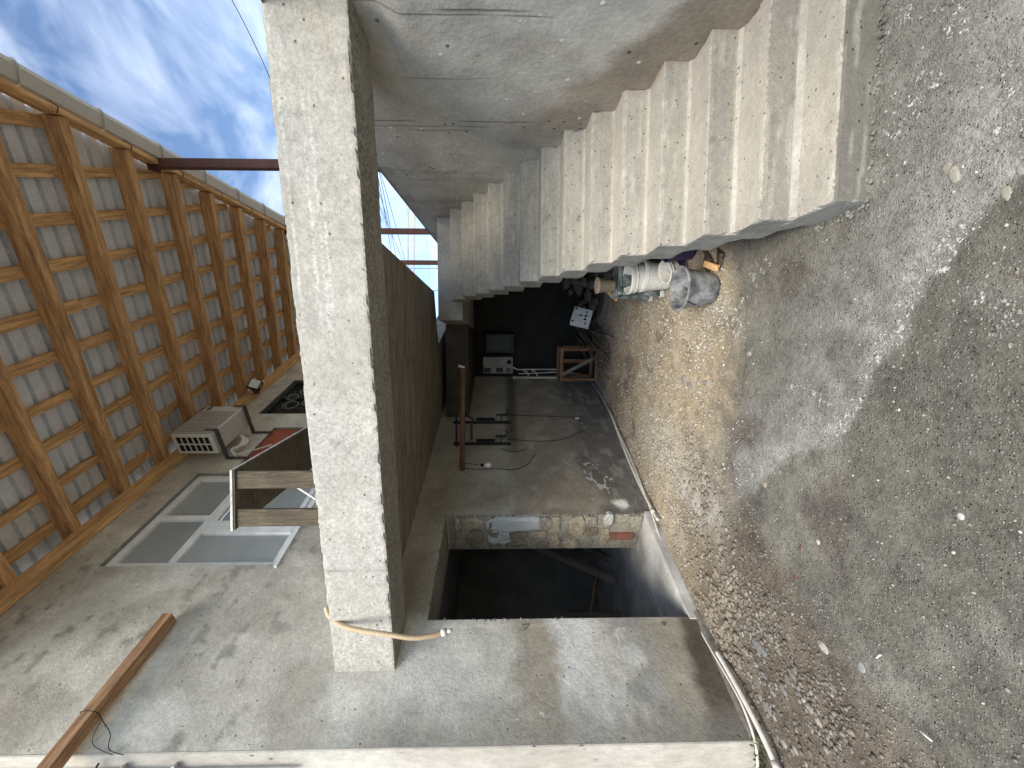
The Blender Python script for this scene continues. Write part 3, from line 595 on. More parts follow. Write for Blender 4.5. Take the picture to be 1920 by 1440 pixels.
# ------------------------------------------------------------------ beam and slabs
def beam_tint(t, o, z, ax, side):
    n = fbm(t*3, z*9, 4, 301); n2 = fbm(t*1.2, z*3, 4, 302); stx = fbm(t*.7, z*48, 3, 303)
    c = np.ones(t.shape+(3,))*np.array((.44, .413, .352)); c = mixc(c, (.315, .297, .257), ss(.5, .68, n2)*.65); c = mixc(c, (.40, .395, .37), ss(.48, .62, n)*.5)
    c = mixc(c, (.60, .585, .54), ss(.62, .72, stx)*ss(2.3, 2.9, t)*ss(4.4, 3.6, t)*ss(2.60, 2.68, z)*.8)
    c = mixc(c, (.54, .53, .49), ss(2.5, 1.9, t)*.5)
    for j, zz in ((2.62, 0), (.88, 0)): c = mixc(c, (.2, .19, .17), ss(.006, .002, np.abs(t-j-.012*(fbm(z*8, z*0, 3, 310)-.5)))*.8)
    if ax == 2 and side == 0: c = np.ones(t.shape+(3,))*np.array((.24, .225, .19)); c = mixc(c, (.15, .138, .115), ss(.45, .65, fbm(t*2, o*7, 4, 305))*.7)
    return c
bmt = thing('concrete_beam', 'long pale cast concrete beam spanning from the house wall to the stair wall', 'beam', tuple(B(0, 0, 2.54)))
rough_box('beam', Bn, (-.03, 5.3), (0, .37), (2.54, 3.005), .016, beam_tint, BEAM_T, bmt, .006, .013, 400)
sl = thing('balcony_slab', 'dark board-marked concrete balcony slab behind the pale beam', 'slab', (-1, 4, 2.72))
zS = 2.715
P_ = lambda x, y: Vector((x, y, zS))
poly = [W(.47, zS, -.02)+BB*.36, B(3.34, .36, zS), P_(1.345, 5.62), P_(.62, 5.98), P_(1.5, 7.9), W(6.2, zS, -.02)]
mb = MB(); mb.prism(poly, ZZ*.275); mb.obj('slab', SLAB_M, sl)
bd = MB()
for k in range(7):
    o = .75+k*.42
    bd.fbox(lambda a_, b_, c_: B(a_, b_, c_), (.55, 3.30-.137*(o-.36)), (o, o+.004), (zS-.006, zS+.01))
bd.obj('board_fin', SLAB_M, sl)
ld = thing('landing_slab', 'concrete landing at the head of the stairs, dark below', 'slab', tuple(S(3.7, .5, 2.3)))
LAND_T = SOFF_M
mb = MB(); mb.prism([S(3.625, -.25, 2.28), S(3.625, 1.15, 2.28), S(6.4, 1.15, 2.28), S(6.4, -.25, 2.28)], ZZ*.34); mb.obj('landing', mat('landing_concrete', base=(.40, .385, .345), n1=.15, n2=.18, pits=.1, bump=.5), ld, .006)
mb = MB(); mb.prism([S(4.35, -1.9, 2.27), S(4.35, -.253, 2.27), S(6.4, -.253, 2.27), S(6.4, -1.9, 2.27)], ZZ*.36); mb.obj('landing_slab', mat('shade_darkened_concrete', base=(.075, .068, .056), n1=.3, n2=.3, bump=.5), ld, .006)  # left part of the landing: its shade is put into the concrete colour
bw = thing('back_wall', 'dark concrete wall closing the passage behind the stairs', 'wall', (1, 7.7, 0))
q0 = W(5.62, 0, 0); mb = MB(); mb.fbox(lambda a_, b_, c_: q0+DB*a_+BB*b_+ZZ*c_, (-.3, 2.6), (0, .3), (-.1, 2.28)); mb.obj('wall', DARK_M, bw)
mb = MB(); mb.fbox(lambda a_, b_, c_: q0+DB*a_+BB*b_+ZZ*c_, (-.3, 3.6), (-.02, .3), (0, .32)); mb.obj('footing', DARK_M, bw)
terr = MB(); terr.hexa([Vector(p) for p in ((-60, 9.6, -.2), (60, 9.6, -.2), (60, 90, -.2), (-60, 90, -.2), (-60, 9.6, 2.4), (60, 9.6, 2.4), (60, 90, 2.4), (-60, 90, 2.4))]); tag(terr.obj('terrace', SOFF_M), kind='structure')

# ------------------------------------------------------------------ steel posts holding the eaves
post_lab = ('stout red oxide steel post standing above the pale concrete beam', 'middle red oxide steel post seen in the gap over the stair wall', 'farthest red oxide steel post beside the landing')
for i, (x, y, w_) in enumerate(((2.53, 4.50, .10), (2.90, 7.35, .10), (3.36, 10.7, .12))):
    z0, z1 = (2.7 if i < 2 else 2.4), 5.72+.06*(y-4.5)/1.4
    t = thing('steel_post', post_lab[i], 'post', (x, y, z0), 'steel posts under the eaves')
    mb = MB(); mb.bar((x, y, z0), (x, y, z1), w_, w_, DB); mb.obj('shaft', RUST_M, t, .006)
    mb = MB(); mb.bar((x, y, z1), (x, y, z1+.012), w_*1.7, w_*1.7, DB); mb.obj('head_plate', RUST_M, t)

# ================================================================== OBJECTS
def curve_pts(pts, n=8):
    pts = [Vector(p) for p in pts]; out = []
    for i in range(len(pts)-1):
        p0, p1, p2, p3 = pts[max(i-1, 0)], pts[i], pts[i+1], pts[min(i+2, len(pts)-1)]
        for k in range(n):
            t = k/n; out.append(.5*((2*p1)+(p2-p0)*t+(2*p0-5*p1+4*p2-p3)*t*t+(3*p1-p0-3*p2+p3)*t**3))
    return out+[pts[-1]]
# timber tied to the wall
t = thing('timber_rail', 'rough pine timber tied along the upper wall, pointing towards the viewer', 'timber', tuple(W(.86, 4.47, .06)))
stick('rail', W(.866, 4.53, .065), W(-2.6, 4.56, .10), .10, .085, RAIL_M, t)
tw = MB(); s_ = .18
tw.tube(curve_pts([W(s_, 4.49, .005), W(s_, 4.48, .12), W(s_, 4.58, .125), W(s_, 4.585, .01)]), .003, 5); tw.tube(curve_pts([W(s_, 4.49, .02), W(.10, 4.36, .02), W(.02, 4.30, .015), W(-.01, 4.18, .01)]), .0025, 5); tw.tube(curve_pts([W(s_, 4.49, .02), W(.05, 4.43, .02), W(-.01, 4.25, .01)]), .002, 5)
tw.obj('wire_tie', WIRE_M, t)
wr = MB(); wr.tube(curve_pts([e0+ex*.03+Vector((0, -.03, 4.42)), e0+ex*.3+Vector((0, -.05, 4.6)), e0+ex*.6+Vector((0, -.05, 4.95))]), .006, 6)
tag(wr.obj('cable', WIRE_M), 'dark cable drooping across the top of the pale wall end', 'cable')
# downpipe and brackets on the wall end
t = thing('downpipe', 'thin dark pipe clipped to the pale wall end at the left corner', 'pipe', tuple(e0+ex*.105+ZZ*3.2))
mb = MB(); mb.tube([e0+ex*.105+Vector((0, -.03, z)) for z in (3.17, 4.2, 6.1)], .012, 8); mb.obj('pipe', BLK_M, t)
for z in (3.95, 4.28): MB().bar(e0+ex*.06+Vector((0, -.02, z)), e0+ex*.15+Vector((0, -.045, z-.02)), .03, .02).obj('clip', GUT_M, t)
# air conditioner
ac = thing('air_conditioner', 'off white air conditioner unit hung on brackets under the eaves', 'air conditioner', tuple(W(3.35, 5.48, .14)))
a0, a1, zb, zt, ob, of = 3.0, 3.72, 5.48, 6.0, .14, .45
MB().wbox(a0, a1, zb, zt, ob, of).obj('case', ACW_M, ac, .012)
MB().wbox(a0+.03, a1-.16, zb+.03, zt-.03, of+.001, of+.004).obj('fan_opening', VOID_M, ac)
g_ = MB()
for k in range(17): s_ = a0+.03+k*(a1-a0-.19)/16; g_.bar(W(s_, zb+.03, of+.012), W(s_, zt-.03, of+.012), .007, .008, NW)
for k in range(15): z = zb+.03+k*(zt-zb-.06)/14; g_.bar(W(a0+.03, z, of+.0125), W(a1-.16, z, of+.0125), .007, .007, NW)
g_.obj('grille', ACW_M, ac)
MB().wbox(a1-.11, a1-.03, zt-.10, zt-.05, of+.001, of+.006).obj('badge', BLK_M, ac); MB().wbox(a1-.10, a1-.04, zt-.08, zt-.07, of+.0065, of+.0075).obj('badge_stripe', ACW_M, ac)
for i in range(2):
    for j in range(6):
        o = ob+.05+i*.12; z = zb+.05+j*.072
        MB().fbox(lambda s_, o_, z_: W(s_, z_, o_), (a0-.004, a0-.001), (o, o+.095), (z, z+.05)).obj('vent_slot', VOID_M, ac)
for s_ in (a0+.08, a1-.03):
    mb = MB(); mb.bar(W(s_, zb-.022, 0), W(s_, zb-.022, of+.03), .035, .035); mb.bar(W(s_, zb-.30, .012), W(s_, zb-.02, .012), .035, .02, NW); mb.bar(W(s_, zb-.02, of+.02), W(s_, zb+.12, of+.02), .03, .008, NW); mb.obj('bracket', BRK_M, ac)
for k in range(3): mb = MB(); mb.tube(curve_pts([W(a1-.2, zb+.10+k*.06, ob-.01), W(a1-.30, zb-.05-k*.02, .10), W(a0+.3, zb-.10-k*.03, .08), W(a0+.16, zb-.06, .06+k*.02), W(a0+.1, zb-.14, .03)]), .022-.004*k, 8); mb.obj('hose', PVC_M, ac)
mb = MB(); mb.tube(curve_pts([W(3.1, 5.36, .05), W(3.2, 5.2, .04), W(3.35, 5.0, .03)]), .01, 6); mb.obj('drain_tube', PVC_M, ac)
# floodlight
fl_ = thing('floodlight', 'small black floodlight with white lens on the rafters', 'floodlight', tuple(W(4.72, 6.0, .15)))
c = W(4.78, 5.99, .26); ax = (NW*.75-ZZ*.5-DW*.35).normalized(); sx = ax.cross(ZZ).normalized(); sy = sx.cross(ax)
def FL(a_, b_, c_): return c+sx*a_+sy*b_+ax*c_
MB().fbox(FL, (-.10, .10), (-.085, .085), (-.035, .02)).obj('housing', BLK_M, fl_, .008); MB().fbox(FL, (-.085, .085), (-.07, .07), (.0205, .026)).obj('lens', LAMP_M, fl_, .003)
mb = MB(); mb.bar(FL(-.11, 0, -.01), FL(-.11, -.1, -.08), .02, .006); mb.bar(FL(.11, 0, -.01), FL(.11, -.1, -.08), .02, .006); mb.bar(FL(-.12, -.1, -.08), FL(.12, -.1, -.08), .02, .008); mb.tube([FL(0, -.1, -.08), W(4.72, 6.02, .1)], .012, 6); mb.obj('yoke', BLK_M, fl_)
# workbench at the edge of the balcony
wb = thing('workbench', 'dark topped workbench with plank legs on the balcony edge', 'workbench', (-.9, 3.1, 3.005))
bx = Vector((1, -.02, 0)).normalized(); by = Vector((.2, 1.1, 0)).normalized(); b0 = Vector((-1.16, 3.10, 0))
def WB(a_, b_, c_): return b0+bx*a_+by*b_+ZZ*c_
MB().fbox(WB, (0, .475), (0, 1.35), (3.835, 3.850)).obj('top', mat('dark_board', base=(.10, .086, .062), n1=.25, n2=.3, bump=.2), wb)
MB().fbox(WB, (-.004, .479), (-.006, 1.356), (3.8505, 3.868)).obj('top_edge', mat('pale_edge', base=(.62, .60, .55), bump=.1), wb)
for a_ in (.02, .325):
    stick('leg', WB(a_+.065, .03, 3.005), WB(a_+.065, .03, 3.834), .03, .14, OLDW_M, wb, bx, .003)
for a_ in (.05, .40): stick('leg', WB(a_, 1.30, 3.0), WB(a_, 1.30, 3.834), .08, .05, WOOD2_M, wb, bx, .003)
mb = MB(); mb.tube([WB(.33, .075, 3.42), WB(.12, .075, 3.10)], .009, 6); mb.obj('brace', PVC_M, wb)
# conduit hanging over the beam
hp = curve_pts([AT(612, 1140, 3.0), AT(618, 1155, 2.94), AT(640, 1172, 2.87), AT(675, 1182, 2.80), AT(730, 1190, 2.76), AT(775, 1196, 2.74), AT(810, 1192, 2.74), AT(828, 1187, 2.74)], 14)
ho = thing('corrugated_hose', 'beige corrugated conduit drooping over the front of the concrete beam', 'hose', tuple(hp[0]))
pts = []; rs = []
acc = 0; fine = []
for i in range(len(hp)-1):
    for k in range(4): fine.append(hp[i].lerp(hp[i+1], k/4))
mb = MB(); mb.tube(fine, [.0165+.0028*(1 if (i//2) % 2 else -1) for i in range(len(fine))], 10); mb.obj('sleeve', HOSE_M, ho)
dv = (hp[-1]-hp[-3]).normalized(); mb = MB(); mb.tube([hp[-1], hp[-1]+dv*.035], .024, 12); mb.tube([hp[-1]+dv*.035, hp[-1]+dv*.075], .014, 12); mb.obj('coupling', PVC_M, ho)
# pipes at the wall foot
pa = [G(px, py, .03) for px, py in ((1106, 712), (1125, 740), (1142, 772), (1172, 836), (1207, 920), (1236, 1003), (1274, 1100), (1311, 1178), (1372, 1284), (1396, 1332), (1418, 1400), (1421, 1470))]
mb = MB(); mb.tube(curve_pts(pa, 4), .009, 8); tag(mb.obj('cable', PVC_M), 'thin white cable running along the foot of the house wall', 'cable')
for lab, seq, r in (('far white pipe lying beside the cable under the slab', ((1141, 764), (1172, 846), (1199, 908), (1224, 958), (1234, 975)), .016), ('near white pipe lying on the gravel at the left wall corner', ((1344, 1222), (1358, 1245), (1382, 1287), (1405, 1330), (1433, 1386), (1457, 1440), (1490, 1520)), .018)):
    t = thing('pipe', lab, 'pipe', tuple(G(*seq[0])), 'white pipes along the wall foot')
    mb = MB(); mb.tube(curve_pts([G(x, y, .035) for x, y in seq], 4), r, 10); mb.obj('tube', PVC_M, t)
    mb = MB(); q1, q2 = G(*seq[-2], .035), G(*seq[-1], .035); dd = (q2-q1).normalized(); mb.tube([q1-dd*.03, q1+dd*.03], r*1.3, 10); mb.obj('socket', PVC_M, t)
# standpipe and conduits in the far corner
t = thing('standpipe', 'white vertical water pipe with two valves in the far dark corner', 'pipe', tuple(W(5.47, .03, .05)))
mb = MB(); mb.tube([W(5.47, .03, .05), W(5.47, 1.5, .05)], .022, 10); mb.tube([W(5.47, 1.49, .05), W(5.47, 1.53, .05)], .032, 10); mb.obj('pipe', PVC_M, t)
for z in (1.05, 1.22): mb = MB(); mb.tube(curve_pts([W(5.47, z, .05), W(5.55, z+.03, .12), W(5.56, z+.11, .16)]), .014, 8); mb.obj('valve', PVC_M, t)
mb = MB(); mb.tube(curve_pts([W(5.5, 1.42, .12), W(5.5, 1.1, .13), W(5.48, .7, .16), W(5.45, .35, .15), W(5.42, .03, .12)]), .011, 6); tag(mb.obj('cable', PVC_M), 'thin pale cable hanging beside the standpipe in the dark corner', 'cable')
# water heater and a dark cabinet on the back wall
def BK(a_, b_, c_): return q0+DB*a_-BB*b_+ZZ*c_
ht = thing('water_heater', 'small white boxy water heater with a black dial on the dark back wall', 'water heater', tuple(BK(.25, .1, 1.5)))
MB().fbox(BK, (.10, .42), (.02, .22), (1.53, 2.10)).obj('case', mat('shaded_heater_white', base=(.25, .25, .245), rough=.4, bump=.05), ht, .012)  # white casing dimmed to grey, the recess's shade is in the colour
for z in (1.95, 1.72): MB().fbox(BK, (.13, .21), (.2205, .226), (z, z+.13)).obj('label_plate', GREEN_M, ht)
for k in range(4): MB().fbox(BK, (.13+k*.02, .142+k*.02), (.2205, .225), (1.57, 1.66)).obj('vent_slot', VOID_M, ht)
mb = MB(); mb.lathe([(.0, .03), (.035, .03), (.045, .0)], BK(.32, .2205, 1.60), -BB, 20); mb.obj('dial', BLK_M, ht); 
mb = MB(); mb.tube(curve_pts([BK(.2, .1, 1.53), BK(.16, .12, 1.42), BK(.16, .1, 1.2), BK(.16, .1, .6)]), .014, 8); mb.obj('hose', PVC_M, ht)
cb = thing('metal_cabinet', 'black metal cabinet with a glazed front on the dark back wall', 'cabinet', tuple(BK(.75, .1, 1.5)))
MB().fbox(BK, (.50, .86), (.02, .30), (1.50, 2.05)).obj('case', BLK_M, cb, .008); MB().fbox(BK, (.54, .82), (.301, .306), (1.58, 2.0)).obj('pane', GREEN_M, cb)
# rusty bar and black iron hardware on the wall
rb = thing('rusty_bar', 'rusty horizontal pipe sticking out of the house wall below the slab', 'pipe', tuple(W(2.86, 2.25, 0)))
mb = MB(); p0, p1 = AT(866, 880, 5.08), AT(868, 690, 4.95); mb.tube([p0+Vector((-.08, .02, 0)), p1], .034, 12, True); mb.obj('pipe', RUSTP_M, rb)
mb = MB(); mb.tube([p1+Vector((.002, 0, -.02)), p1+Vector((.03, 0, .06))], .018, 8); mb.obj('end_clip', PVC_M, rb)
ir = thing('iron_bracket', 'black iron bracket frame with two rods hanging on the house wall', 'bracket', tuple(W(3.5, 2.0, .05)))
for py in (832, 792):
    mb = MB(); pT, pB = AT(850, py, 5.2), AT(958, py, 5.2); mb.bar(pT, pB, .03, .03, NW); mb.obj('rod', BLK_M, ir)
    mb = MB(); mb.bar(AT(893, py-4, 5.19), AT(928, py-4, 5.19), .055, .05, NW); mb.obj('closer', BLK_M, ir)
    mb = MB(); mb.bar(AT(930, py-14, 5.2), AT(950, py-14, 5.2), .022, .02, NW); mb.bar(AT(940, py-18, 5.2), AT(940, py+3, 5.2), .018, .02, NW); mb.tube(curve_pts([AT(944, py-14, 5.2), AT(953, py-20, 5.2), AT(948, py-24, 5.2)]), .01, 6); mb.obj('hook', BLK_M, ir)
mb = MB(); mb.bar(AT(856, 838, 5.22), AT(856, 772, 5.22), .035, .03); mb.bar(AT(884, 826, 5.22), AT(884, 790, 5.22), .05, .03); mb.bar(AT(868, 772, 5.22), AT(888, 788, 5.22), .03, .03); mb.obj('crossbar', BLK_M, ir)
bl = thing('light_bulb', 'bare white bulb hanging on a wire against the house wall', 'light bulb', tuple(AT(905, 872, 4.93)))
mb = MB(); b_ = AT(901, 872, 4.93); mb.lathe([(.0, 0), (.018, 0), (.018, -.04), (.02, -.045)], b_, (0, 0, 1), 14); mb.obj('socket', BLK_M, bl)
mb = MB(); mb.lathe([(.017, -.045), (.024, -.065), (.036, -.09), (.036, -.105), (.028, -.125), (.0, -.138)], b_, (0, 0, 1), 18); mb.obj('globe', LAMP_M, bl)
wires = (('black twin wire drooping below the bulb down the rough wall', [AT(866, 878, 4.98), AT(900, 880, 4.99), AT(935, 879, 5.0), AT(965, 880, 5.0), AT(990, 870, 5.05), AT(1003, 850, 5.15)]),
         ('black wire hanging beside the bulb socket', [AT(868, 869, 4.94), AT(885, 870, 4.94), AT(897, 872, 4.93)]),
         ('long black wire trailing down the wall from the near iron rod', [AT(952, 824, 5.2), AT(985, 826, 5.3), AT(1025, 827, 5.3), AT(1060, 822, 5.35), AT(1090, 809, 5.45)]),
         ('black wire trailing down the wall from the far iron rod', [AT(946, 777, 5.3), AT(975, 779, 5.5), AT(1010, 780, 5.5), AT(1045, 781, 5.52), AT(1080, 784, 5.55)]),
         ('short looped black wire under the near iron rod', [AT(940, 842, 5.1), AT(960, 847, 5.1), AT(978, 845, 5.1), AT(985, 842, 5.12)]))
def on_wall(p, off=.018):
    d = p-EYE; t = ((AW-EYE).dot(NW)+off)/d.dot(NW); return EYE+d*t
for lab, pts in wires:
    mb = MB(); mb.tube(curve_pts([on_wall(p) for p in pts] if 'bulb' not in lab else [on_wall(p, .03) for p in pts], 5), .005, 5); tag(mb.obj('wire', WIRE_M), lab, 'wire', 'wires on the house wall')
p = on_wall(AT(1082, 784, 5.5), .02); mb = MB(); mb.bar(p-ZZ*.03, p+ZZ*.03, .035, .025, NW); tag(mb.obj('switch_box', LAMP_M, None, .004), 'tiny white junction box on the dark damp wall foot', 'junction box')
# props inside the room
RF = lambda px, py, o: None
def in_room(px, py, Y): return AT(px, py, Y)
stick_o = stick('timber', in_room(1157, 1090, 5.35), in_room(985, 1016, 6.5), .085, .085, GREYW_M); tag(stick_o, 'long grey timber leaning in the dark room behind the doorway', 'timber')
stick_o = stick('timber', in_room(1146, 1050, 5.8), in_room(1100, 1028, 6.5), .085, .085, GREYW_M); tag(stick_o, 'short grey timber end in the dark room behind the jamb', 'timber')
stick_o = stick('plank', in_room(1117, 1078, 6.55), in_room(1098, 1200, 5.95), .10, .03, WOOD2_M, None); tag(stick_o, 'orange pine plank lying at the back of the dark room', 'plank')
stick_o = stick('post', W(2.05, .09, -1.9), W(2.05, 1.0, -1.95), .07, .07, GREYW_M, None, (1, 0, 0)); tag(stick_o, 'upright grey prop standing on the wet room floor', 'post')

# ------------------------------------------------------------------ things under the stairs
def bucket(name, label, c, r0, r1, h, m, ax=(0, 0, 1), group=None, handle=True, rounded=.03, lips=1, hm=None):
    t = thing(name, label, 'bucket', tuple(c), group); mb = MB(); k = .006
    prof = [(0, .004), (r0-rounded, .0), (r0-rounded*.3, rounded*.25), (r0, rounded)]
    for i in range(1, 7): u = i/6; prof.append((r0+(r1-r0)*u, rounded+(h-rounded)*u))
    for q in range(lips): zz = h-.035*q; prof = [p for p in prof if p[1] < zz-.02 or p[1] > zz+.001]; 
    prof += [(r1+.012, h-.012), (r1+.014, h), (r1-.002, h+.003), (r1-k, h-.004)]
    for i in range(5, -1, -1): u = i/6; prof.append((r0-k+(r1-r0)*u, rounded+(h-rounded)*u))
    prof += [(r0-rounded, .012), (0, .012)]
    mb.lathe(prof, c, ax, 36); mb.obj('shell', m, t)
    A = Vector(ax).normalized(); X = A.orthogonal().normalized(); Y = A.cross(X)
    if lips > 1:
        for q in range(1, lips): mb = MB(); zz = h-.032*q; rr = r0+(r1-r0)*zz/h; mb.lathe([(rr, zz-.008), (rr+.011, zz-.006), (rr+.011, zz+.004), (rr, zz+.006)], c, ax, 36); mb.obj('rib', m, t)
    if handle:
        mb = MB(); mb.tube([Vector(c)+A*(h-.01)+X*(math.cos(a_)*(r1+.012))+Y*(math.sin(a_)*(r1-.0)*.55)-A*(math.sin(a_)*r1*.9) for a_ in np.linspace(0, PI, 16)], .004, 6); mb.obj('handle', hm or BLK_M, t)
    return t
gc = G(1338, 544); bucket('bucket', 'large grey mortar bucket splashed with dark patches beside the stairs', Vector((.775, 3.10, -.015)), .125, .168, .295, GREYP_M, rounded=.05)
sc0 = Vector((1.10, 3.93, -.01))
bucket('bucket', 'lower white plastic bucket of the stack under the stairs', sc0, .125, .155, .30, WPLAS_M, (.05, .03, 1), 'white buckets under the stairs', False, lips=2)
bucket('bucket', 'upper white plastic bucket nested in the stack under the stairs', sc0+Vector((.004, .002, .16)), .122, .15, .28, WPLAS_M, (-.06, .02, 1), 'white buckets under the stairs', True, lips=3, hm=PVC_M)
tb = bucket('bucket', 'small white paint bucket with a purple label, tipped beside the stack', Vector((1.10, 3.62, -.005)), .085, .10, .20, WPLAS_M, (-.25, -.12, 1), None, True, lips=2, hm=PVC_M)
mb = MB(); A = Vector((-.25, -.12, 1)).normalized(); mb.lathe([(.0905, .03), (.097, .10)], Vector((1.10, 3.62, -.005)), A, 30); mb.obj('label_band', PURP_M, tb)
bucket('bucket', 'dark purple bucket mostly hidden beneath the stair edge', Vector((1.22, 3.45, -.01)), .10, .125, .22, PURP_M, (.1, 0, 1), None, False)
# green stool
gs_ = thing('stool', 'dark green plastic stool caked with plaster behind the white buckets', 'stool', (1.16, 4.22, 0))
def GS(a_, b_, c_): return Vector((1.16, 4.22, 0))+RS*a_+DS*b_+ZZ*c_
MB().fbox(GS, (-.19, .19), (-.16, .16), (.43, .48)).obj('seat', GPLAS_M, gs_, .012)
for a_, b_ in ((-.165, -.14), (.165, -.14), (-.165, .14), (.165, .14)):
    mb = MB(); top = GS(a_, b_, .431); bot = GS(a_*1.12, b_*1.12, -.01); mb.bar(bot, top, .055, .05, DS); mb.obj('leg', GPLAS_M, gs_, .006)
    MB().bar(bot, bot+ZZ*.05, .075, .07, DS).obj('foot', LPLAST_M, gs_, .01)
mb = MB(); mb.fbox(GS, (-.16, .16), (-.165, -.145), (.30, .43)); mb.obj('apron', GPLAS_M, gs_, .005)
pt = thing('pot', 'beige clay pot standing on the green stool', 'pot', tuple(GS(-.07, 0, .48)))
mb = MB(); mb.lathe([(0, 0), (.055, 0), (.062, .01), (.082, .17), (.09, .172), (.092, .20), (.084, .203), (.078, .17), (.056, .02), (0, .02)], GS(-.07, 0, .481), (0, 0, 1), 24); mb.obj('body', POT_M, pt)
# stakes and boards
for i, (a_, b_) in enumerate((((1160, 540, 4.95), (1118, 524, 5.2)), ((1157, 563, 5.05), (1120, 530, 5.3)))):
    o = stick('stake', AT(*a_), AT(*b_), .05, .02, WOOD2_M); tag(o, ('brown wooden stake nearer the stool', 'brown wooden stake lying farther from the stool')[i], 'stake', 'stakes by the stool')
bdth = thing('plank_bundle', 'dark old boards with a pine offcut leaning under the lowest stairs', 'boards', (1.05, 3.1, 0))
stick('board', G(1330, 500, .01), AT(1312, 452, 3.45), .13, .03, OLDW_M, bdth, (0, .4, 1))
stick('board', G(1352, 490, .01), AT(1336, 450, 3.35), .12, .03, OLDW_M, bdth, (0, .4, 1))
stick('board', G(1346, 503, .035), G(1322, 494, .05), .05, .03, WOOD2_M, bdth)
# electrical panel, branches, crate, rubble
ep = thing('electrical_panel', 'white metal panel cover with punched holes tilted on the branches', 'panel', tuple(AT(1090, 594, 6.2)))
c4 = [AT(1078, 574, 6.25), AT(1112, 582, 6.15), AT(1103, 613, 6.05), AT(1068, 605, 6.15)]
nrm = (c4[1]-c4[0]).cross(c4[3]-c4[0]).normalized()
if nrm.dot(EYE-c4[0]) < 0: nrm = -nrm
mb = MB(); mb.prism(c4, -nrm*.08); mb.obj('cover', WHITE_M, ep, .006)
def EPP(u, v): return c4[0].lerp(c4[1], u).lerp(c4[3].lerp(c4[2], u), v)+nrm*.001
for u, v, w_, h_ in ((.12, .12, .05, .05), (.12, .85, .05, .05), (.45, .45, .10, .035), (.72, .2, .03, .07), (.72, .42, .07, .05), (.72, .62, .07, .05), (.78, .85, .03, .06)):
    mb = MB(); q = [EPP(u-w_, v-h_), EPP(u+w_, v-h_), EPP(u+w_, v+h_), EPP(u-w_, v+h_)]; mb.prism(q, nrm*.003); mb.obj('slot', VOID_M, ep)
mb = MB(); mb.tube(curve_pts([c4[0]-nrm*.06, c4[0]+Vector((.05, .3, .05)), c4[0]+Vector((.02, .5, .16))]), .01, 6); mb.obj('cord', WIRE_M, ep)
tips = [((1150, 690), (1078, 610)), ((1142, 668), (1088, 612)), ((1144, 676), (1095, 606)), ((1138, 640), (1100, 600)), ((1147, 632), (1105, 596)), ((1128, 672), (1085, 622)), ((1140, 655), (1092, 618)), ((1136, 690), (1080, 630)), ((1133, 628), (1108, 590)), ((1122, 690), (1082, 640))]
for i, (a_, b_) in enumerate(tips):
    p0 = G(a_[0], a_[1], .02); p1 = AT(b_[0], b_[1], 6.9+.03*i); md = p0.lerp(p1, .5)+Vector((random.uniform(-.08, .08), random.uniform(-.05, .05), random.uniform(-.03, .05)))
    m2 = p0.lerp(p1, .25)+Vector((random.uniform(-.04, .04), 0, random.uniform(-.01, .05)))
    t = thing('branch', 'bare brown branch in the cut pile beside the crate', 'branch', tuple(p0), 'cut branches piled in the passage')
    mb = MB(); q = curve_pts([p0, m2, md, p1], 4); mb.tube(q, [.007+.012*k/len(q) for k in range(len(q))], 6); mb.obj('stem', BARK_M, t)
    mb = MB(); k = random.randint(3, 7); mb.tube(curve_pts([q[k], q[k]+Vector((random.uniform(-.1, .02), -.12, .02)), q[k]+Vector((random.uniform(-.16, .05), -.26, -.03))], 3), .006, 5); mb.obj('twig', BARK_M, t)
cz = thing('crate', 'open wooden crate frame with a pale diagonal slat by the standpipe', 'crate', (.5, 7.3, 0))
c0 = W(5.42, 0, .10); cd = DB; 
def CR(a_, b_, c_): return c0+DB*a_+BB*(b_)+ZZ*c_
wd, hh, dp = .60, .70, .42
for a_ in (.03, wd-.03):
    for b_ in (-dp, -.04): stick('corner_post', CR(a_, b_, 0), CR(a_, b_, hh), .05, .05, CRATE_M, cz, DB)
for z in (.04, hh-.03):
    for b_ in (-dp-.03, -.01): stick('rail', CR(0, b_, z), CR(wd, b_, z), .02, .06, CRATE_M, cz)
    for a_ in (-.0, wd): stick('rail', CR(a_, -dp, z), CR(a_, -.03, z), .02, .06, CRATE_M, cz)
stick('slat', CR(.45, -dp-.045, .05), CR(.12, -dp-.045, hh-.04), .02, .06, GREYW_M, cz, label='pale diagonal slat'); stick('slat', CR(wd/2, -.0, .02), CR(wd/2, .0, hh), .02, .07, CRATE_M, cz, DB)
MB().fbox(CR, (.02, wd-.02), (-dp, -.02), (.004, .018)).obj('base_board', OLDW_M, cz); MB().fbox(CR, (-.016, -.012), (-dp+.02, -.02), (.08, hh-.06)).obj('side_sheet', GREYW_M, cz)
RB_M = mat('rubble', base=(.17, .155, .13), n1=.25, n2=.3, n3=.2, bump=.8)
rp = [(1108, 548, 7.0, .13), (1100, 560, 7.1, .11), (1085, 540, 7.15, .15), (1070, 548, 7.3, .12), (1095, 528, 6.6, .12), (1110, 532, 6.4, .10), (1078, 524, 6.8, .13), (1062, 530, 7.2, .14), (1115, 560, 6.6, .07), (1090, 572, 7.25, .10), (1060, 560, 7.4, .10), (1108, 575, 7.0, .08), (1119, 545, 6.2, .06)]
for i, (px, py, Y, r) in enumerate(rp):
    mb = MB(); lump(mb, AT(px, py, Y), r, .7); tag(mb.obj('rubble_stone', RB_M, None, .01), 'dim grey broken stone in the rubble heap below the upper stairs', 'stone', 'rubble heap under the stairs')
mb = MB(); mb.prism([Vector(p) for p in ((1.0, 6.7, -.05), (1.35, 6.2, -.05), (2.5, 6.3, -.05), (2.6, 7.7, -.05), (1.0, 7.7, -.05))], ZZ*.12)
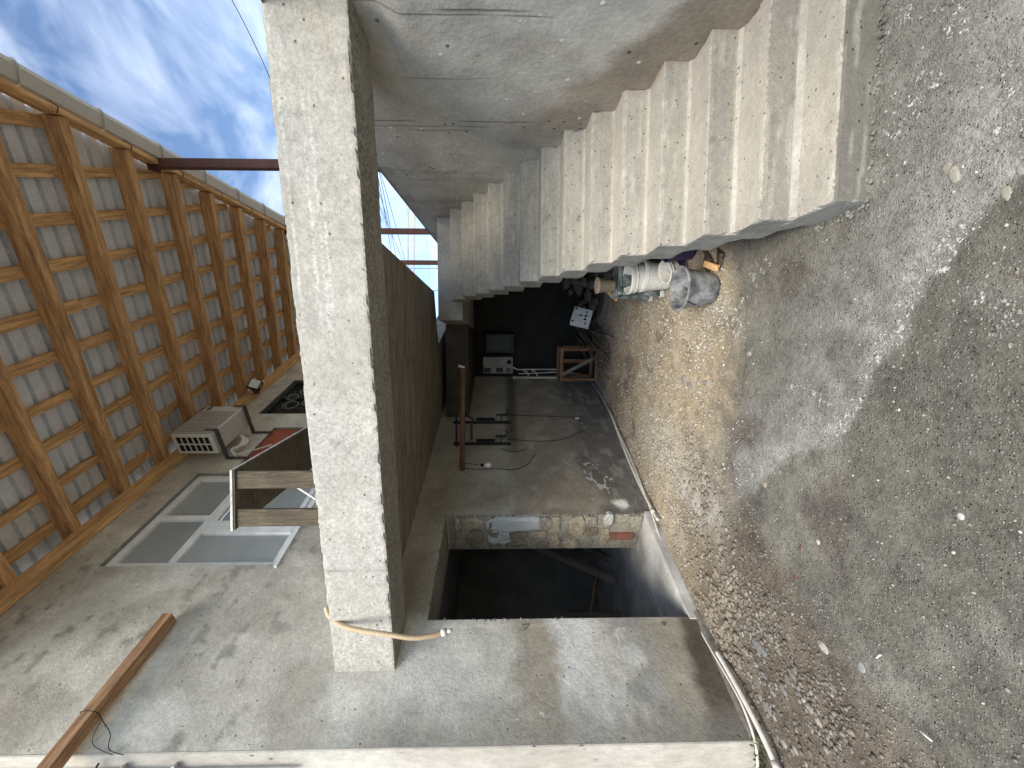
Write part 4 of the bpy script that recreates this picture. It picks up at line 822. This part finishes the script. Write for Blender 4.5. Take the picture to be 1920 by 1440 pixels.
for k in range(120): lump(mb, Vector((random.uniform(1.1, 2.4), random.uniform(6.4, 7.6), random.uniform(.0, .28))), random.uniform(.04, .1), .7)
tag(mb.obj('rubble_heap', RB_M), 'low heap of small rubble in the dark under the upper stairs', 'rubble', kind='stuff')
stick_o = stick('lath', AT(1060, 528, 6.6), AT(1112, 534, 5.7), .025, .02, GREYW_M); tag(stick_o, 'thin grey lath lying over the rubble under the stairs', 'lath')

# ------------------------------------------------------------------ gravel and stones
ico = {}
def ico_v(sub):
    bm = bmesh.new(); bmesh.ops.create_icosphere(bm, subdivisions=sub, radius=1); v = np.array([x.co[:] for x in bm.verts]); f = np.array([[q.index for q in p.verts] for p in bm.faces]); bm.free(); return v, f
def scatter(name, xs, ys, rs, cols, sub=1, flat=.5, sink=.2):
    v, f = ico_v(sub); n = len(xs); a = rng.uniform(0, 2*PI, n); el = rng.uniform(.6, 1.0, n); fl = flat*rng.uniform(.7, 1.3, n)
    J = v[None]*rng.uniform(.78, 1.2, (n, len(v), 1)); X = J[:, :, 0]*rs[:, None]; Y = J[:, :, 1]*(rs*el)[:, None]; Z = J[:, :, 2]*(rs*fl)[:, None]
    x = X*np.cos(a)[:, None]-Y*np.sin(a)[:, None]+xs[:, None]; y = X*np.sin(a)[:, None]+Y*np.cos(a)[:, None]+ys[:, None]
    z = Z+ground_h(xs, ys)[:, None]+(rs*fl*(1-sink*2))[:, None]*.6
    P = np.stack([x, y, z], -1).reshape(-1, 3); Fs = (f[None]+(np.arange(n)*len(v))[:, None, None]).reshape(-1, 3)
    me = bpy.data.meshes.new(name); me.vertices.add(len(P)); me.vertices.foreach_set('co', P.ravel()); me.loops.add(Fs.size); me.loops.foreach_set('vertex_index', Fs.ravel().astype(np.int32))
    me.polygons.add(len(Fs)); me.polygons.foreach_set('loop_start', np.arange(0, Fs.size, 3, dtype=np.int32)); me.update(calc_edges=True); set_tint(me, np.repeat(cols, len(v), 0))
    return link(name, me, PEB_M, None, sub > 1)
def inside(x, y):
    rel = (x-AS.x)*DS.x+(y-AS.y)*DS.y; w = (x-AS.x)*RS.x+(y-AS.y)*RS.y
    return (woff(x, y) > .07) & ~((rel > -.03) & (rel < .95) & (w > -.05)) & (w < 1.1) & (y < 7.6)
N0 = 120000
x = rng.uniform(-2.6, 2.2, N0); y = 1.0+6.6*rng.random(N0)**1.35
off, n, n2, dirt, tan, pw, pw2 = zones(x, y)
clump = fbm(x*4, y*4, 3, 99)
dens = .07+.5*dirt*ss(.4, .62, clump)+.16*dirt+.62*tan*ss(.38, .62, clump)+.10*tan+.5*pw2*ss(.4, .55, clump)
strip = ss(.85, .25, np.abs(off-.42))*ss(3.6, 2.6, y); dens = np.clip(dens+.30*strip*ss(.45, .6, clump), 0, 1)
ok = inside(x, y) & (rng.random(N0) < dens); x, y, tan, dirt, strip = x[ok], y[ok], tan[ok], dirt[ok], strip[ok]
r = .003+.006*rng.random(len(x))**3*1.0+(.017*tan+.010*dirt)*rng.random(len(x))**3.4+.012*strip*rng.random(len(x))**4
pal = np.array([(.30, .285, .25), (.21, .205, .19), (.36, .33, .27), (.16, .15, .135), (.26, .21, .155), (.50, .48, .43)])
cc = pal[rng.choice(6, len(x), p=[.24, .26, .16, .18, .12, .04])]*rng.uniform(.75, 1.15, (len(x), 1)); cc = cc*(1-.35*tan[:, None])+np.array((.48, .41, .30))*.35*tan[:, None]; cc *= (1-.42*dirt[:, None]*(1-strip[:, None]*.35)); cc = cc*(1-.3*dirt[:, None])+np.array((.16, .125, .09))*.3*dirt[:, None]
gv = scatter('gravel', x, y, r, cc, 1, .55); tag(gv, 'loose gravel scattered over the packed ground', 'gravel', kind='stuff')
# stones one can pick out
def big(px, py, r, col, label, fl=.35, el=.7, rot=0., group=None, name='stone'):
    v, f = ico_v(2); p = G(px, py); q = v*(.75+.5*fbm(v[:, 0]*1.4+px, v[:, 1]*1.4+v[:, 2]+py, 2, 7))[:, None]*rng.uniform(.94, 1.06, (len(v), 1)); q[:, 2] = np.minimum(q[:, 2], .62); fl *= .75; col = np.array(col)*.72; ca, sa = math.cos(rot), math.sin(rot)
    X, Y = q[:, 0]*r, q[:, 1]*r*el; me = bpy.data.meshes.new(name); h = float(ground_h(np.array([p.x]), np.array([p.y]))[0])
    me.from_pydata(np.stack([X*ca-Y*sa, X*sa+Y*ca, q[:, 2]*r*fl], -1).tolist(), [], f.tolist()); set_tint(me, np.tile(np.array(col), (len(v), 1)))
    o = link(name, me, PEB_M, None, True); o.location = (p.x, p.y, h-r*fl*.15); return tag(o, label, 'stone', group)
big(1782, 327, .045, (.40, .38, .32), 'long pale flat stone embedded in the gravel before the first step', .25, .45, .25); big(1768, 316, .028, (.38, .36, .31), 'small pale stone touching the long flat stone before the first step', .25, .6, .3)
big(1880, 362, .03, (.42, .40, .33), 'oval cream stone at the lower right, before the first step', .3, .6, .3); big(1905, 320, .018, (.36, .34, .3), 'small cream pebble at the lower right edge', .3, .6, .3)
big(1540, 1213, .042, (.46, .44, .39), 'big oval white stone alone on the brown dirt', .35, .6, 1.2); big(1556, 1288, .034, (.24, .22, .18), 'dull brown oval stone on the brown dirt', .35, .5, 1.3)
big(1386, 1327, .09, (.27, .265, .245), 'large flat grey stone lying against the wall foot', .3, .5, 1.1); big(1420, 1213, .085, (.24, .24, .235), 'long grey stone among the pebbles left of the doorway', .3, .4, 1.45)
big(1352, 1184, .055, (.34, .32, .27), 'tan oval stone beside the cable left of the doorway', .35, .5, 1.2); big(1325, 1088, .06, (.23, .205, .17), 'round brown stone before the doorway', .35, .8, 1.3)
big(1280, 712, .055, (.31, .295, .26), 'angular pale chunk on the sandy ground', .5, .8, .2); big(1290, 722, .04, (.29, .275, .24), 'flat beige chunk beside the pale chunk on the sand', .4, .8, .8)
big(1612, 1251, .026, (.36, .36, .36), 'square grey stone chip on the edge of the brown dirt', .5, .85, .1); big(1793, 968, .014, (.62, .61, .57), 'lone round white pebble on the near grey ground', .6, .9, 0)
big(1531, 1016, .016, (.55, .53, .47), 'white pebble on the dark gravel before the doorway', .6, .9, 0)
big(1498, 1025, .014, (.20, .075, .055), 'small red brick chip on the dark gravel', .6, .8, 0); big(1487, 1083, .015, (.20, .075, .055), 'red brick chip near the edge of the dirt', .6, .8, 0)
big(1528, 1352, .034, (.42, .38, .32), 'pinkish cream stone on the near brown dirt', .35, .55, 1.1)
for px, py, r in ((1362, 1150, .03), (1398, 1163, .035), (1408, 1175, .03), (1416, 1178, .03), (1403, 1190, .03), (1440, 1195, .045), (1451, 1213, .04), (1458, 1222, .03), (1470, 1190, .03), (1380, 1172, .045), (1483, 1270, .03), (1466, 1290, .05), (1440, 1300, .045), (1436, 1330, .06), (1452, 1345, .035), (1446, 1392, .04), (1468, 1395, .04), (1488, 1410, .035), (1424, 1310, .04), (1384, 1138, .03),
                  (1240, 800, .04), (1255, 840, .045), (1292, 830, .05), (1297, 870, .05), (1320, 873, .045), (1310, 895, .045), (1305, 985, .05), (1300, 740, .04), (1250, 760, .05), (1265, 735, .04), (1320, 715, .05), (1345, 697, .03), (1358, 702, .025), (1400, 660, .03), (1455, 885, .025), (1428, 905, .035)):
    wall_side = py > 1100; c_ = random.uniform(.8, 1.2)*np.array(random.choice([(.33, .32, .29), (.27, .265, .25), (.36, .33, .27), (.22, .21, .19)]) if wall_side else random.choice([(.33, .30, .24), (.30, .27, .21), (.36, .34, .29)]))
    big(px+random.uniform(-4, 4), py+random.uniform(-4, 4), r*.8, tuple(c_), 'rounded pebble in the strip along the house wall left of the doorway' if wall_side else 'broken stone on the sandy ground under the slab', .45, random.uniform(.5, .85), random.uniform(.8, 1.6), 'pebbles along the wall' if wall_side else 'broken stones on the sand')
mb = MB(); mb.tube(curve_pts([G(1726, 1371, .008), G(1735, 1379, .012), G(1748, 1390, .006)]), .004, 6); tag(mb.obj('twig', PVC_M), 'short white sliver on the near grey ground', 'twig')
mb = MB(); mb.prism([G(1642, 1234, .004), G(1649, 1227, .012), G(1655, 1228, .005), G(1650, 1232, .016), G(1645, 1235, .006)], ZZ*.0015); tag(mb.obj('paper_scrap', WHITE_M), 'scrap of white paper on the near grey ground', 'scrap')
# weeds at the wall corner
wd_ = thing('weed', 'small green weed growing at the foot of the pale wall end', 'plant', tuple(e0+ex*.05+ZZ*.1))
lf = MB()
for k in range(24):
    c = e0+ex*random.uniform(-.02, .2)+Vector((random.uniform(.0, .1), -random.uniform(.02, .12), .0)); a_ = random.uniform(0, 6.3); h = random.uniform(.03, .07); d = Vector((math.cos(a_), math.sin(a_), 0)); s_ = Vector((-d.y, d.x, 0))*.006
    c.z = 0; lf.add([c-s_, c+s_, c+d*h*.6+ZZ*h+s_*.8, c+d*h*1.1+ZZ*h*.9, c+d*h*.6+ZZ*h-s_*.8], [(0, 1, 2, 3, 4)])
lf.obj('leaves', LEAF_M, wd_)

# ------------------------------------------------------------------ beyond: wires, aerial, far house
wl_ = [((1160, 640, 8), (860, 545-20, 16)), ]
def sky_wire(p0, p1, r, lab):
    p0, p1 = Vector(p0), Vector(p1); d = p1-p0; a_, b_ = p0-d*.9, p1+d*.9; pts = [a_.lerp(b_, k/14)-ZZ*(.16*(1-(2*k/14-1)**2)-.15) for k in range(15)]
    mb = MB(); mb.tube(pts, r, 5); tag(mb.obj('overhead_wire', WIRE_M), lab, 'wire', 'overhead wires past the stair wall')
for k, ((x0, y0), (x1, y1)) in enumerate((((712, 345), (741, 520)), ((716, 342), (748, 515)), ((719, 340), (766, 515)), ((713, 365), (731, 432)), ((716, 395), (748, 470)))):
    sky_wire(AT(x0, y0, 11+k*.4), AT(x1, y1, 17+k*.4), .009, 'thin dark overhead wire of the bundle crossing the sky gap above the stairs')
for k, ((x0, y0), (x1, y1)) in enumerate((((764, 400), (767, 540)), ((799, 440), (806, 560)))):
    sky_wire(AT(x0, y0, 13), AT(x1, y1, 15), .004, ('fine wire dropping through the sky gap', 'fine wire dropping beside the landing')[k])
sky_wire(AT(430, -10, 12), AT(486, 100, 12.5), .013, 'single dark wire crossing the blue sky near the pale beam')
ar = thing('aerial', 'bent metal aerial mast seen in the sky gap over the stair wall', 'aerial', tuple(AT(790, 488, 14)))
mb = MB(); mb.tube([AT(900, 503, 14), AT(765, 503, 14), AT(748, 507, 14)], .010, 6); mb.tube([AT(749, 510, 14), AT(749, 532, 14)], .014, 6); mb.obj('mast', BLK_M, ar)
mb = MB(); mb.tube([AT(900, 545, 13.9), AT(790, 545, 13.9), AT(778, 538, 13.9)], .010, 6); mb.tube([AT(784, 520, 13.9), AT(784, 548, 13.9)], .015, 6); mb.obj('cross_arm', BLK_M, ar)
rl = thing('terrace_railing', 'pale metal railing of the upper terrace beyond the landing', 'railing', (2, 12, 2.4))
for z in (4.55, 4.75): m2 = MB(); m2.bar((1.5, 12, z), (6.5, 12.4, z), .05, .05); m2.obj('rail', GUT_M, rl)
for k in range(2): m2 = MB(); m2.bar((1.6+k*4.6, 12.02+.37*k, 2.4), (1.6+k*4.6, 12.02+.37*k, 4.8), .05, .05, (1, 0, 0)); m2.obj('baluster', GUT_M, rl)
fh = thing('distant_house', 'distant pale house with a red tiled roof glimpsed beyond the landing', 'house', (2, 30, 2.4))
mb = MB(); mb.hexa([Vector(p) for p in ((-1, 30, 2.4), (9, 30, 2.4), (9, 36, 2.4), (-1, 36, 2.4), (-1, 30, 5.0), (9, 30, 5.0), (9, 36, 5.0), (-1, 36, 5.0))]); mb.obj('wall', FARW_M, fh)
mb = MB(); mb.add([Vector(p) for p in ((-1.3, 29.6, 4.98), (9.3, 29.6, 4.98), (9.3, 36.4, 4.98), (-1.3, 36.4, 4.98), (2, 33, 6.2), (6, 33, 6.2))], [(0, 1, 5, 4), (1, 2, 5), (2, 3, 4, 5), (3, 0, 4), (3, 2, 1, 0)]); mb.obj('roof', TILE_M, fh)
for x_ in (1.0, 3.4, 5.8): m2 = MB(); m2.bar((x_, 29.98, 3.2), (x_, 29.98, 4.5), .9, .04, (1, 0, 0)); m2.obj('window', PANE_M, fh)
